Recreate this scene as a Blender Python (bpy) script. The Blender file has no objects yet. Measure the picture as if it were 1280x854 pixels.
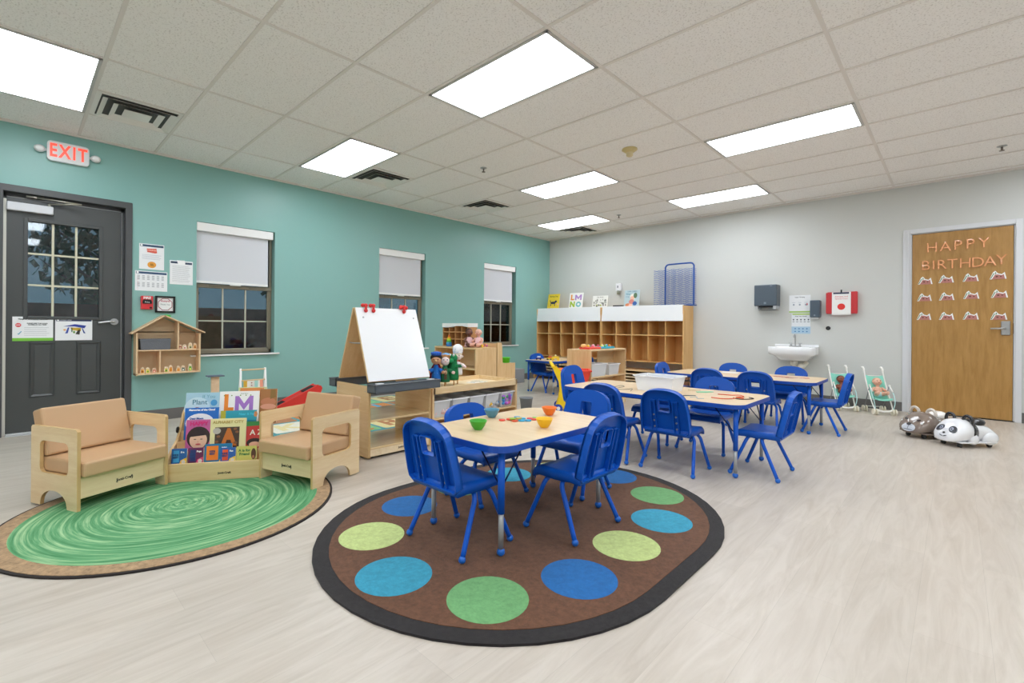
EXPO=2.0; WORLD_S=.09
import bpy, bmesh, math, random
from mathutils import Matrix, Vector, Euler
from mathutils.geometry import tessellate_polygon
random.seed(7)
sc = bpy.context.scene
COL = bpy.context.collection
PI = math.pi

# ------------------------------------------------------------------ materials
def lin(h):
    h = h.lstrip('#')
    out = []
    for i in (0, 2, 4):
        c = int(h[i:i+2], 16) / 255
        out.append(c / 12.92 if c <= .04045 else ((c + .055) / 1.055) ** 2.4)
    return (*out, 1)

MATS = {}
def mat(hexc, rough=.5, metal=0, spec=.5, trans=0, alpha=1, emit=0, coat=0, bump=0, bscale=200, var=0, vscale=6):
    key = (hexc, rough, metal, spec, trans, alpha, emit, coat, bump, bscale, var)
    if key in MATS: return MATS[key]
    m = bpy.data.materials.new('surface_' + hexc.lstrip('#'))
    m.use_nodes = True
    nt = m.node_tree; b = nt.nodes['Principled BSDF']
    c = lin(hexc)
    b.inputs['Base Color'].default_value = c
    b.inputs['Roughness'].default_value = rough
    b.inputs['Metallic'].default_value = metal
    b.inputs['Specular IOR Level'].default_value = spec
    b.inputs['Transmission Weight'].default_value = trans
    b.inputs['Alpha'].default_value = alpha
    b.inputs['Coat Weight'].default_value = coat
    if emit:
        b.inputs['Emission Color'].default_value = c
        b.inputs['Emission Strength'].default_value = emit
    tc = None
    if bump or var:
        tc = nt.nodes.new('ShaderNodeTexCoord')
    if bump:
        n = nt.nodes.new('ShaderNodeTexNoise'); n.inputs['Scale'].default_value = bscale; n.inputs['Detail'].default_value = 3
        bp = nt.nodes.new('ShaderNodeBump'); bp.inputs['Strength'].default_value = bump; bp.inputs['Distance'].default_value = .004
        nt.links.new(tc.outputs['Object'], n.inputs['Vector']); nt.links.new(n.outputs['Fac'], bp.inputs['Height']); nt.links.new(bp.outputs['Normal'], b.inputs['Normal'])
    if var:
        n = nt.nodes.new('ShaderNodeTexNoise'); n.inputs['Scale'].default_value = vscale; n.inputs['Detail'].default_value = 5
        r = nt.nodes.new('ShaderNodeValToRGB')
        r.color_ramp.elements[0].position = .3; r.color_ramp.elements[1].position = .7
        r.color_ramp.elements[0].color = (c[0]*(1-var), c[1]*(1-var), c[2]*(1-var), 1)
        r.color_ramp.elements[1].color = (min(1,c[0]*(1+var)), min(1,c[1]*(1+var)), min(1,c[2]*(1+var)), 1)
        nt.links.new(tc.outputs['Object'], n.inputs['Vector']); nt.links.new(n.outputs['Fac'], r.inputs['Fac']); nt.links.new(r.outputs['Color'], b.inputs['Base Color'])
    MATS[key] = m
    return m

def wood(name, c1, c2, scale=(3, 3, 22), rough=.38, axis=2, fine=60):
    """grain stretched along one local axis"""
    m = bpy.data.materials.new(name); m.use_nodes = True
    nt = m.node_tree; b = nt.nodes['Principled BSDF']; b.inputs['Roughness'].default_value = rough
    tc = nt.nodes.new('ShaderNodeTexCoord'); mp = nt.nodes.new('ShaderNodeMapping')
    s = [14, 14, 14]; s[axis] = 1.6
    mp.inputs['Scale'].default_value = s
    n = nt.nodes.new('ShaderNodeTexNoise'); n.inputs['Scale'].default_value = 1.6; n.inputs['Detail'].default_value = 6; n.inputs['Distortion'].default_value = .6
    n2 = nt.nodes.new('ShaderNodeTexNoise'); n2.inputs['Scale'].default_value = 9; n2.inputs['Detail'].default_value = 3
    mx = nt.nodes.new('ShaderNodeMath'); mx.operation = 'MULTIPLY_ADD'; mx.inputs[1].default_value = .35
    r = nt.nodes.new('ShaderNodeValToRGB'); r.color_ramp.elements[0].position = .45; r.color_ramp.elements[1].position = .85
    r.color_ramp.elements[0].color = lin(c1); r.color_ramp.elements[1].color = lin(c2)
    L = nt.links.new
    L(tc.outputs['Object'], mp.inputs['Vector']); L(mp.outputs['Vector'], n.inputs['Vector']); L(mp.outputs['Vector'], n2.inputs['Vector'])
    L(n2.outputs['Fac'], mx.inputs[0]); L(n.outputs['Fac'], mx.inputs[2]); L(mx.outputs['Value'], r.inputs['Fac']); L(r.outputs['Color'], b.inputs['Base Color'])
    return m

MAPLE = wood('maple_ply_upright', '#D9B582', '#E6C798', axis=2)
MAPLEX = wood('maple_ply_across', '#D9B582', '#E6C798', axis=0)
MAPLEY = wood('maple_ply_deep', '#D9B582', '#E6C798', axis=1)
PALE = wood('pale_birch_ply', '#E3CBA0', '#F0DDBA', axis=0)
TOPW = wood('maple_laminate', '#D9BC94', '#E2C8A4', axis=0, rough=.33)
CUBBY = wood('honey_maple', '#D6A462', '#E2B678', axis=2)
PINE = wood('pale_pine', '#E0BE98', '#EBCFAE', axis=0, rough=.5)
OAK = wood('golden_oak_door', '#A0763A', '#B58A4C', axis=2, rough=.35)
EDGE = mat('#CBA873', .5)
BLUE = mat('#0A54B8', .36, spec=.35)
BLUEM = mat('#0B57C4', .32, spec=.35)
BALL = mat('#1466C8', .35)
BRACK = mat('#101840', .4)
CHROME = mat('#B9BABB', .28, metal=1)
STEEL = mat('#A9ABAD', .4, metal=.35)
TAN = mat('#C7A27B', .42, bump=.05, bscale=300)
WHITE = mat('#F1F1F0', .45)
WHITEG = mat('#F4F5F7', .22)
BLACK = mat('#111112', .5)
RED = mat('#D62A28', .4)
YELLOW = mat('#F6D21A', .35)
GREEN = mat('#35A32C', .4)
GREYP = mat('#5E656B', .45)
CLEAR = mat('#F4F7FA', .12, trans=.0, alpha=.55, spec=.6)
CLEARRIM = mat('#F6F8FB', .2, alpha=.85)
DOORG = mat('#474A4A', .38)
FRAMEG = mat('#4C4E50', .4)

# ------------------------------------------------------------------ geometry
class G:
    def __init__(s): s.v=[]; s.f=[]; s.m=[]; s.sm=[]
    def add(s, vs, fs, mt=0, smooth=False, M=None):
        o=len(s.v)
        for p in vs:
            p=Vector(p)
            s.v.append(M@p if M is not None else p)
        for f in fs:
            s.f.append([i+o for i in f]); s.m.append(mt); s.sm.append(smooth)
        return s
    def box(s, c, d, bev=0, mt=0, M=None, seg=2):
        x,y,z=[a/2 for a in d]
        if bev<=0:
            vs=[(c[0]+a*x,c[1]+b*y,c[2]+e*z) for a in(-1,1) for b in(-1,1) for e in(-1,1)]
            fs=[(0,1,3,2),(4,6,7,5),(0,4,5,1),(2,3,7,6),(0,2,6,4),(1,5,7,3)]
            return s.add(vs,fs,mt,False,M)
        bm=bmesh.new(); bmesh.ops.create_cube(bm,size=1)
        for v in bm.verts: v.co=Vector((v.co.x*d[0]+c[0],v.co.y*d[1]+c[1],v.co.z*d[2]+c[2]))
        bmesh.ops.bevel(bm,geom=bm.edges[:],offset=min(bev,min(d)*.49),segments=seg,affect='EDGES',profile=.5)
        bm.verts.index_update()
        s.add([v.co.copy() for v in bm.verts],[[v.index for v in f.verts] for f in bm.faces],mt,False,M)
        bm.free(); return s
    def b2(s, lo, hi, bev=0, mt=0, M=None):
        return s.box([(a+b)/2 for a,b in zip(lo,hi)],[abs(b-a) for a,b in zip(lo,hi)],bev,mt,M)
    def tube(s, pts, r, n=10, mt=0, M=None, closed=False, caps=True):
        pts=[Vector(p) for p in pts]; k=len(pts); rs=r if isinstance(r,(list,tuple)) else [r]*k
        ref=None; rings=[]
        for i,p in enumerate(pts):
            if closed: t=(pts[(i+1)%k]-pts[i-1]).normalized()
            else: t=(pts[min(i+1,k-1)]-pts[max(i-1,0)]).normalized()
            if ref is None:
                ref=Vector((0,0,1)) if abs(t.z)<.9 else Vector((1,0,0))
            a=(ref-t*ref.dot(t))
            if a.length<1e-5: a=t.orthogonal()
            a.normalize(); ref=a; b=t.cross(a)
            rings.append([p+(a*math.cos(2*PI*j/n)+b*math.sin(2*PI*j/n))*rs[i] for j in range(n)])
        vs=[q for R in rings for q in R]; fs=[]
        for i in range(k if closed else k-1):
            i2=(i+1)%k
            for j in range(n):
                j2=(j+1)%n; fs.append((i*n+j,i*n+j2,i2*n+j2,i2*n+j))
        s.add(vs,fs,mt,True,M)
        if caps and not closed:
            s.add(rings[0],[list(range(n))[::-1]],mt,False,M); s.add(rings[-1],[list(range(n))],mt,False,M)
        return s
    def cyl(s,p0,p1,r,r2=None,n=16,mt=0,M=None):
        return s.tube([p0,p1],[r,r if r2 is None else r2],n,mt,M)
    def ball(s,c,r,mt=0,M=None,u=14,w=8,R=None):
        if not isinstance(r,(tuple,list)): r=(r,r,r)
        vs=[];fs=[]
        for i in range(w+1):
            th=PI*i/w
            for j in range(u):
                ph=2*PI*j/u
                q=Vector((r[0]*math.sin(th)*math.cos(ph),r[1]*math.sin(th)*math.sin(ph),r[2]*math.cos(th)))
                if R is not None: q=R@q
                vs.append(q+Vector(c))
        for i in range(w):
            for j in range(u):
                a=i*u+j;b=i*u+(j+1)%u;c2=(i+1)*u+(j+1)%u;d=(i+1)*u+j
                if i==0: fs.append((a,d,c2))
                elif i==w-1: fs.append((a,d,b))
                else: fs.append((a,d,c2,b))
        return s.add(vs,fs,mt,True,M)
    def lathe(s,prof,c=(0,0,0),n=20,mt=0,M=None,smooth=True):
        vs=[];fs=[];k=len(prof)
        for (r,z) in prof:
            for j in range(n):
                vs.append((c[0]+r*math.cos(2*PI*j/n),c[1]+r*math.sin(2*PI*j/n),c[2]+z))
        for i in range(k-1):
            for j in range(n):
                fs.append((i*n+j,i*n+(j+1)%n,(i+1)*n+(j+1)%n,(i+1)*n+j))
        return s.add(vs,fs,mt,smooth,M)
    def plate(s,outer,holes=(),t=.01,mt=0,fr='xz',M=None,at=0,side=None,smooth_side=False):
        """flat polygon (with holes) in plane fr, thickness t centred on at along the third axis"""
        loops=[outer]+list(holes)
        def P(a,b,w):
            if fr=='xz': return Vector((a,w,b))
            if fr=='yz': return Vector((w,a,b))
            return Vector((a,b,w))
        flat=[p for l in loops for p in l]
        tris=tessellate_polygon([[Vector((p[0],p[1],0)) for p in l] for l in loops])
        N=len(flat)
        vs=[P(p[0],p[1],at-t/2) for p in flat]+[P(p[0],p[1],at+t/2) for p in flat]
        fs=[tuple(tr) for tr in tris]+[tuple(i+N for i in tr[::-1]) for tr in tris]
        s.add(vs,fs,mt,False,M)
        o=0;ss=[]
        for l in loops:
            k=len(l)
            for i in range(k): ss.append((o+i,o+(i+1)%k,o+(i+1)%k+N,o+i+N))
            o+=k
        s.add(vs,ss,mt if side is None else side,smooth_side,M)
        return s
    def strip(s,loop,w0,w1,fr='xz',mt=0,M=None,closed=True,th=.006,inset=True):
        """a thin wall following a loop between w0 and w1"""
        k=len(loop); ins=[]
        for i,p in enumerate(loop):
            a=Vector(loop[i-1] if (closed or i>0) else loop[0]); b=Vector(loop[(i+1)%k] if (closed or i<k-1) else loop[-1])
            d=(b-a); nrm=Vector((-d.y,d.x)); nrm.normalize(); ins.append((p[0]+nrm.x*th,p[1]+nrm.y*th))
        def P(a,b,w):
            if fr=='xz': return Vector((a,w,b))
            if fr=='yz': return Vector((w,a,b))
            return Vector((a,b,w))
        vs=[P(*p,w0) for p in loop]+[P(*p,w1) for p in loop]+[P(*p,w0) for p in ins]+[P(*p,w1) for p in ins]
        fs=[]
        for i in range(k if closed else k-1):
            j=(i+1)%k
            fs+= [(i,j,k+j,k+i),(2*k+i,3*k+i,3*k+j,2*k+j),(k+i,k+j,3*k+j,3*k+i),(i,2*k+i,2*k+j,j)]
        return s.add(vs,fs,mt,False,M)
    def done(s,name,mats,parent=None,loc=None,rot=None):
        me=bpy.data.meshes.new(name)
        me.from_pydata([tuple(v) for v in s.v],[],s.f)
        if not isinstance(mats,(list,tuple)): mats=[mats]
        for m in mats: me.materials.append(m)
        me.polygons.foreach_set('material_index',s.m); me.polygons.foreach_set('use_smooth',s.sm)
        me.update()
        bm=bmesh.new(); bm.from_mesh(me); bmesh.ops.remove_doubles(bm,verts=bm.verts,dist=1e-5)
        bmesh.ops.recalc_face_normals(bm,faces=bm.faces); bm.to_mesh(me); bm.free()
        o=bpy.data.objects.new(name,me); COL.objects.link(o)
        if parent is not None: o.parent=parent
        if loc is not None: o.location=loc
        if rot is not None: o.rotation_euler=rot
        return o

def tag(o,label=None,cat=None,group=None,kind=None):
    if label: o['label']=label
    if cat: o['category']=cat
    if group: o['group']=group
    if kind: o['kind']=kind
    return o
def thing(name,label,cat,loc=(0,0,0),rz=0,group=None):
    o=bpy.data.objects.new(name,None); COL.objects.link(o); o.empty_display_size=.05
    o.location=loc; o.rotation_euler=(0,0,rz)
    return tag(o,label,cat,group)
def struct(g,name,mats,parent=None):
    o=g.done(name,mats,parent)
    if parent is None: o['kind']='structure'
    return o
def kids(o): return [c for c in bpy.data.objects if c.parent==o]
KID={}
def dup(root,loc,rz,label=None,group=None):
    r=root.copy(); COL.objects.link(r); r.location=loc; r.rotation_euler=(0,0,rz)
    if label: r['label']=label
    if group: r['group']=group
    for ch in KID[root.name]:
        c=ch[0].copy(); COL.objects.link(c); c.parent=r
        for g in ch[1]:
            d=g.copy(); COL.objects.link(d); d.parent=c
    return r
def freeze(root):
    KID[root.name]=[(c,kids(c)) for c in kids(root)]
    return root

def arc(cx,cy,r,a0,a1,n=6,ry=None):
    ry=r if ry is None else ry
    return [(cx+r*math.cos(math.radians(a0+(a1-a0)*i/n)),cy+ry*math.sin(math.radians(a0+(a1-a0)*i/n))) for i in range(n+1)]
def rrect(x0,y0,x1,y1,r,n=5):
    return arc(x1-r,y0+r,r,-90,0,n)+arc(x1-r,y1-r,r,0,90,n)+arc(x0+r,y1-r,r,90,180,n)+arc(x0+r,y0+r,r,180,270,n)
def smoothpath(pts,n=5):
    """Catmull-Rom"""
    P=[Vector(p) for p in pts]; P=[P[0]*2-P[1]]+P+[P[-1]*2-P[-2]]; out=[]
    for i in range(1,len(P)-2):
        for j in range(n):
            t=j/n; a,b,c,d=P[i-1],P[i],P[i+1],P[i+2]
            out.append(.5*((2*b)+(c-a)*t+(2*a-5*b+4*c-d)*t*t+(3*b-a-3*c+d)*t**3))
    out.append(P[-2]); return out

def text(s,size,m,parent=None,loc=(0,0,0),rot=(PI/2,0,0),name='lettering',ext=.0006,align='CENTER',bold=0,sx=1,sp=1):
    c=bpy.data.curves.new(name,'FONT'); c.body=s; c.size=size; c.extrude=ext; c.align_x=align; c.align_y='CENTER'; c.offset=bold; c.resolution_u=3; c.space_character=sp
    t=bpy.data.objects.new(name,c); COL.objects.link(t)
    bpy.context.view_layer.update()
    me=bpy.data.meshes.new_from_object(t.evaluated_get(bpy.context.evaluated_depsgraph_get()))
    bpy.data.objects.remove(t); bpy.data.curves.remove(c)
    me.name=name; me.materials.clear(); me.materials.append(m)
    for p in me.polygons: p.material_index=0
    o=bpy.data.objects.new(name,me); COL.objects.link(o); o.parent=parent; o.location=loc; o.rotation_euler=rot; o.scale=(sx,1,1)
    return o
WL=(PI/2,0,PI/2)      # lettering on the left (teal) wall, read looking towards -X
WB=(PI/2,0,0)         # lettering on the back wall, read looking towards +Y
sc.cycles.max_bounces=14; sc.cycles.diffuse_bounces=8; sc.cycles.glossy_bounces=4; sc.cycles.transparent_max_bounces=12
# ================================================================== ROOM
H=2.876; YB=7.45; XR=9.6; YF=-4.2; TW=.22
def wallmat(name,hexc,rough,spec=.4):
    m=bpy.data.materials.new(name); m.use_nodes=True; nt=m.node_tree; b=nt.nodes['Principled BSDF']
    b.inputs['Base Color'].default_value=lin(hexc); b.inputs['Roughness'].default_value=rough; b.inputs['Specular IOR Level'].default_value=spec
    tc=nt.nodes.new('ShaderNodeTexCoord'); n=nt.nodes.new('ShaderNodeTexNoise'); n.inputs['Scale'].default_value=9; n.inputs['Detail'].default_value=8
    bp=nt.nodes.new('ShaderNodeBump'); bp.inputs['Strength'].default_value=.12; bp.inputs['Distance'].default_value=.01
    nt.links.new(tc.outputs['Object'],n.inputs['Vector']); nt.links.new(n.outputs['Fac'],bp.inputs['Height']); nt.links.new(bp.outputs['Normal'],b.inputs['Normal'])
    return m
TEAL=wallmat('teal_paint','#8AB8B2',.36)
GREYW=wallmat('pale_grey_paint','#CFD1CE',.5)

# floor with planks running along Y
FM=bpy.data.materials.new('pale_vinyl_planks'); FM.use_nodes=True
nt=FM.node_tree; b=nt.nodes['Principled BSDF']; L=nt.links.new
tc=nt.nodes.new('ShaderNodeTexCoord'); mp=nt.nodes.new('ShaderNodeMapping'); mp.inputs['Rotation'].default_value=(0,0,PI/2)
br=nt.nodes.new('ShaderNodeTexBrick'); br.offset=.37; br.inputs['Scale'].default_value=1; br.inputs['Brick Width'].default_value=1.25; br.inputs['Row Height'].default_value=.19
br.inputs['Mortar Size'].default_value=.0008; br.inputs['Mortar Smooth'].default_value=.6; br.inputs['Bias'].default_value=0
br.inputs['Color1'].default_value=lin('#C4BBB0'); br.inputs['Color2'].default_value=lin('#CCC3B8'); br.inputs['Mortar'].default_value=lin('#B5ADA2')
L(tc.outputs['Object'],mp.inputs['Vector']); L(mp.outputs['Vector'],br.inputs['Vector'])
mg=nt.nodes.new('ShaderNodeMapping'); mg.inputs['Scale'].default_value=(9,1.0,1); L(tc.outputs['Object'],mg.inputs['Vector'])
n1=nt.nodes.new('ShaderNodeTexNoise'); n1.inputs['Scale'].default_value=1.7; n1.inputs['Detail'].default_value=9; n1.inputs['Distortion'].default_value=1.4; n1.inputs['Roughness'].default_value=.62
L(mg.outputs['Vector'],n1.inputs['Vector'])
r1=nt.nodes.new('ShaderNodeValToRGB'); r1.color_ramp.elements[0].position=.32; r1.color_ramp.elements[1].position=.62
r1.color_ramp.elements[0].color=(.80,.775,.74,1); r1.color_ramp.elements[1].color=(1,1,1,1); L(n1.outputs['Fac'],r1.inputs['Fac'])
mx=nt.nodes.new('ShaderNodeMix'); mx.data_type='RGBA'; mx.blend_type='MULTIPLY'; mx.inputs['Factor'].default_value=.85
L(br.outputs['Color'],mx.inputs['A']); L(r1.outputs['Color'],mx.inputs['B']); L(mx.outputs['Result'],b.inputs['Base Color'])
b.inputs['Roughness'].default_value=.36; b.inputs['Specular IOR Level'].default_value=.45
bp=nt.nodes.new('ShaderNodeBump'); bp.inputs['Strength'].default_value=.08; bp.inputs['Distance'].default_value=.003; L(n1.outputs['Fac'],bp.inputs['Height']); L(bp.outputs['Normal'],b.inputs['Normal'])

CM=bpy.data.materials.new('acoustic_tile'); CM.use_nodes=True
nt=CM.node_tree; b=nt.nodes['Principled BSDF']; L=nt.links.new; b.inputs['Roughness'].default_value=.9; b.inputs['Specular IOR Level'].default_value=.1
tc=nt.nodes.new('ShaderNodeTexCoord'); vo=nt.nodes.new('ShaderNodeTexNoise'); vo.inputs['Scale'].default_value=95; vo.inputs['Detail'].default_value=2
L(tc.outputs['Object'],vo.inputs['Vector'])
r1=nt.nodes.new('ShaderNodeValToRGB'); r1.color_ramp.elements[0].position=.33; r1.color_ramp.elements[1].position=.44
r1.color_ramp.elements[0].color=lin('#DCD9D6'); r1.color_ramp.elements[1].color=lin('#F6F4F2'); L(vo.outputs['Fac'],r1.inputs['Fac']); L(r1.outputs['Color'],b.inputs['Base Color'])
TBAR=mat('#E4DFDA',.5)

struct(G().b2((-TW,YF,-.12),(XR,YB+TW,0)),'floor',FM)
struct(G().b2((-TW,YF,H),(XR,YB+TW,H+.08)),'ceiling',CM)
# T-bar grid
g=G()
XL=[.715+1.219*j for j in range(0,8)]; YL=[.6096*i for i in range(-6,13)]
for x in XL: g.b2((x-.012,YF,H-.006),(x+.012,YB,H+.001))
for y in YL: g.b2((0,y-.012,H-.0065),(XR,y+.012,H+.001))
for (cy) in (0,4,7,11): g.b2((.715+.6096-.012,.6096*cy,H-.006),(.715+.6096+.012,.6096*(cy+1),H))
g.b2((0,YF,H-.022),(.022,YB,H)); g.b2((0,YB-.022,H-.022),(XR,YB,H))
struct(g,'trim_1',TBAR)

# left (teal) wall with openings: door, three windows
DOOR=(-.56,.42,2.29)                       # y0,y1,top of frame opening
WINS=[(1.004,1.858),(3.355,4.212),(5.53,6.40)]; WZ0=.69; WZ1=2.205
g=G(); ys=[YF,DOOR[0]]
g.b2((-TW,YF,0),(0,DOOR[0],H)); g.b2((-TW,DOOR[0],DOOR[2]),(0,DOOR[1],H))
prev=DOOR[1]
for (a,c) in WINS:
    g.b2((-TW,prev,0),(0,a,H)); g.b2((-TW,a,0),(0,c,WZ0)); g.b2((-TW,a,WZ1),(0,c,H)); prev=c
g.b2((-TW,prev,0),(0,YB,H))
struct(g,'wall_left',TEAL)
DB=(5.757,6.655,2.245)
g=G().b2((-TW,YB,0),(DB[0],YB+TW,H)); g.b2((DB[0],YB,DB[2]),(DB[1],YB+TW,H)); g.b2((DB[1],YB,0),(XR,YB+TW,H))
struct(g,'wall_back',GREYW)
struct(G().b2((XR,YF,0),(XR+.15,YB+TW,H)),'wall_right',GREYW)
struct(G().b2((-TW,YF-.15,0),(XR,YF,H)),'wall_front',GREYW)
COVE=mat('#6B6967',.5)
g=G(); bh=.115
for a,c in ((YF,DOOR[0]),(DOOR[1],YB)): 
    g.b2((0,a,0),(.007,c,bh)); g.b2((0,a,0),(.016,c,.012))
struct(g,'baseboard_left',COVE)
g=G()
for a,c in ((0,DB[0]-.07),(DB[1]+.055,XR)):
    g.b2((a,YB-.007,0),(c,YB,bh)); g.b2((a,YB-.016,0),(c,YB,.012))
struct(g,'baseboard_back',COVE)

# ---- exterior entrance door (door_1) in the teal wall
fr=G()
y0,y1,zt=DOOR
fr.b2((-.16,y1-.055,0),(.018,y1+.003,zt),.004); fr.b2((-.16,y0-.003,0),(.018,y0+.055,zt),.004); fr.b2((-.16,y0,zt-.06),(.0185,y1,zt+.003),.004)
fr.b2((-.16,y1-.085,0),(-.075,y1-.05,zt-.04)); fr.b2((-.16,y0+.05,0),(-.075,y0+.07,zt-.04)); fr.b2((-.16,y0,zt-.09),(-.075,y1,zt-.05))
struct(fr,'trim_2',FRAMEG)
d1=thing('door_1',None,None); d1['kind']='structure'
LY0,LY1=-.485,.338; LZ=2.19; dx=-.065
gy0,gy1,gz0,gz1=-.345,.163,1.10,1.985
leaf=G().plate([(LY0,.02),(LY1,.02),(LY1,LZ),(LY0,LZ)],[[(gy0,gz0),(gy1,gz0),(gy1,gz1),(gy0,gz1)]],.045,0,'yz',None,dx)
leaf.done('door_leaf',DOORG,d1)
gf=G()
for a,b_ in (((gy0-.03,gz0-.03),(gy0,gz1+.03)),((gy1,gz0-.03),(gy1+.03,gz1+.03)),((gy0,gz0-.03),(gy1,gz0)),((gy0,gz1),(gy1,gz1+.03))):
    gf.b2((dx+.01,a[0],a[1]),(dx+.034,b_[0],b_[1]),.005)
gf.done('window_surround',DOORG,d1)
# raised panels below
for (a,c) in ((-.333,-.155),(-.005,.184)):
    p=G()
    z0,z1=.335,.86
    o1=[(a,z0),(c,z0),(c,z1),(a,z1)]; i1=[(a+.03,z0+.03),(c-.03,z0+.03),(c-.03,z1-.03),(a+.03,z1-.03)]
    X0=dx+.0225
    vs=[(X0,*q) for q in o1]+[(X0-.0+.012,q[0]+(.012 if q[0]==a else -.012),q[1]+(.012 if q[1]==z0 else -.012)) for q in o1]+[(X0+.001,*q) for q in i1]
    fs=[(i,(i+1)%4,(i+1)%4+4,i+4) for i in range(4)]+[(i+4,(i+1)%4+4,(i+1)%4+8,i+8) for i in range(4)]
    p.add(vs,fs); p.b2((X0-.002,a+.035,z0+.035),(X0+.006,c-.035,z1-.035),.005)
    p.done('panel',DOORG,d1)
NIGHTGLASS=bpy.data.materials.new('window_glass'); NIGHTGLASS.use_nodes=True
nt=NIGHTGLASS.node_tree; nt.nodes.remove(nt.nodes['Principled BSDF'])
tr_=nt.nodes.new('ShaderNodeBsdfTransparent'); tr_.inputs['Color'].default_value=(.8,.87,.9,1)
gs_=nt.nodes.new('ShaderNodeBsdfGlossy'); gs_.inputs['Roughness'].default_value=.03
fz_=nt.nodes.new('ShaderNodeFresnel'); fz_.inputs['IOR'].default_value=1.6; ms_=nt.nodes.new('ShaderNodeMixShader')
for a_,b_ in ((fz_.outputs[0],ms_.inputs[0]),(tr_.outputs[0],ms_.inputs[1]),(gs_.outputs[0],ms_.inputs[2]),(ms_.outputs[0],nt.nodes['Material Output'].inputs[0])): nt.links.new(a_,b_)
gl=G().b2((dx-.004,gy0,gz0),(dx+.002,gy1,gz1)).done('glass',NIGHTGLASS,d1)
mu=G()
for y in (-.175,-.008): mu.b2((dx-.006,y-.009,gz0),(dx+.012,y+.009,gz1),.003)
for z in (1.392,1.687): mu.b2((dx-.006,gy0,z-.009),(dx+.011,gy1,z+.009),.003)
mu.done('muntin',mat('#CFCDB4',.5),d1)
hd=G().cyl((dx+.02,.285,1.056),(dx+.04,.285,1.056),.033,n=24); hd.cyl((dx+.03,.285,1.056),(dx+.075,.285,1.056),.012)
hd.tube(smoothpath([(dx+.07,.285,1.056),(dx+.078,.25,1.058),(dx+.07,.19,1.048),(dx+.066,.155,1.045)],4),[.012]*4+[.01]*9,10)
hd.done('door_handle',CHROME,d1)
G().b2((dx-.02,LY0-.03,.0),(dx+.03,LY0,LZ-.02),.004).done('hinge_strip',mat('#D9D7CC',.5),d1)
G().b2((dx-.03,LY0,0),(dx+.05,LY1+.02,.02),.006).b2((dx+.02,LY0,.0),(dx+.1,LY1+.03,.008),.003).done('threshold',mat('#C2C4C6',.35,metal=.6),d1)
G().b2((dx-.02,LY1+.004,0),(dx+.0,LY1+.012,LZ)).b2((dx-.02,LY0,LZ+.002),(dx+.0,LY1,LZ+.01)).done('weather_strip',mat('#C9CBCB',.5),d1)
cl=G().b2((dx+.024,-.485,2.065),(dx+.075,-.175,2.142),.008); co=cl.done('door_closer',mat('#D3D5DA',.35),d1)
G().tube([(dx+.05,-.205,2.14),(dx+.05,-.205,2.165)],.012,8).tube([(dx+.05,-.205,2.165),(dx+.13,.02,2.19)],.008,8).tube([(dx+.13,.02,2.19),(dx+.05,-.3,2.21)],.008,8).tube([(dx+.05,-.36,2.21),(dx+.05,-.24,2.21)],.011,8).done('closer_arm',mat('#A9A79C',.35,metal=.8),co)

# ---- windows
BRONZE=mat('#8F8775',.45,metal=.2); SHADE=mat('#D4D6DC',.75,bump=.03,bscale=500)
for wi,(a,c) in enumerate(WINS):
    w=thing('window_%d'%(wi+1),None,None); w['kind']='structure'
    X=-.125
    f=G(); zb=.70; ztop=1.485
    ya,yc=a+.0,c-.0
    f.b2((X-.04,ya,WZ0),(X+.02,ya+.03,WZ1),.003).b2((X-.04,yc-.03,WZ0),(X+.02,yc,WZ1),.003).b2((X-.04,ya,WZ0),(X+.02,yc,WZ0+.045),.003).b2((X-.04,ya,WZ1-.03),(X+.02,yc,WZ1))
    f.b2((X-.03,ya,ztop-.02),(X+.03,yc,ztop+.025),.003)
    f.b2((X-.02,ya+.02,WZ0),(X+.012,ya+.05,ztop),.003).b2((X-.02,yc-.05,WZ0),(X+.012,yc-.02,ztop),.003).b2((X-.02,ya,WZ0+.03),(X+.012,yc,WZ0+.06),.003)
    f.done('window_frame',BRONZE,w)
    m_=G(); ws=(yc-ya-.1)
    for t in (1/3,2/3): m_.b2((X-.012,ya+.05+ws*t-.008,WZ0+.05),(X+.006,ya+.05+ws*t+.008,ztop-.01))
    m_.b2((X-.012,ya+.04,1.078-.008),(X+.005,yc-.04,1.078+.008))
    m_.done('muntin',mat('#B9B6A6',.5),w)
    G().b2((X-.010,ya+.03,WZ0+.03),(X-.006,yc-.03,WZ1-.02)).done('glass',NIGHTGLASS,w)
    lk=G()
    for t in (.2,.78): lk.b2((X+.02,ya+ws*t,ztop+.0),(X+.05,ya+ws*t+.09,ztop+.014),.003)
    lk.done('window_latch',BRONZE,w)
    s=G().b2((-.115,ya-.004,WZ0-.018),(.0,yc+.004,WZ0)); s.b2((0,ya-.055,WZ0-.02),(.035,yc+.055,WZ0-.001),.004)
    s.done('window_sill',WHITE,w)
    bl=thing('roller_shade',['white roller shade half lowered over the window nearest the grey door','white roller shade over the window behind the whiteboard easel','white roller shade over the window nearest the grey wall'][wi],'window shade',(0,0,0))
    G().b2((-.07,a+.003,2.105),(-.002,c-.02,2.2),.004).done('valance',WHITE,bl)
    G().b2((-.055,a+.006,1.535),(-.051,c-.065,2.12)).done('shade_fabric',SHADE,bl)
    G().b2((-.06,a+.006,1.513),(-.046,c-.065,1.54),.003).done('bottom_rail',WHITE,bl)
    G().b2((-.058,(a+c)/2-.07,1.50),(-.04,(a+c)/2+.05,1.517),.003).done('pull_tab',mat('#DADBD8',.3),bl)

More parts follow.
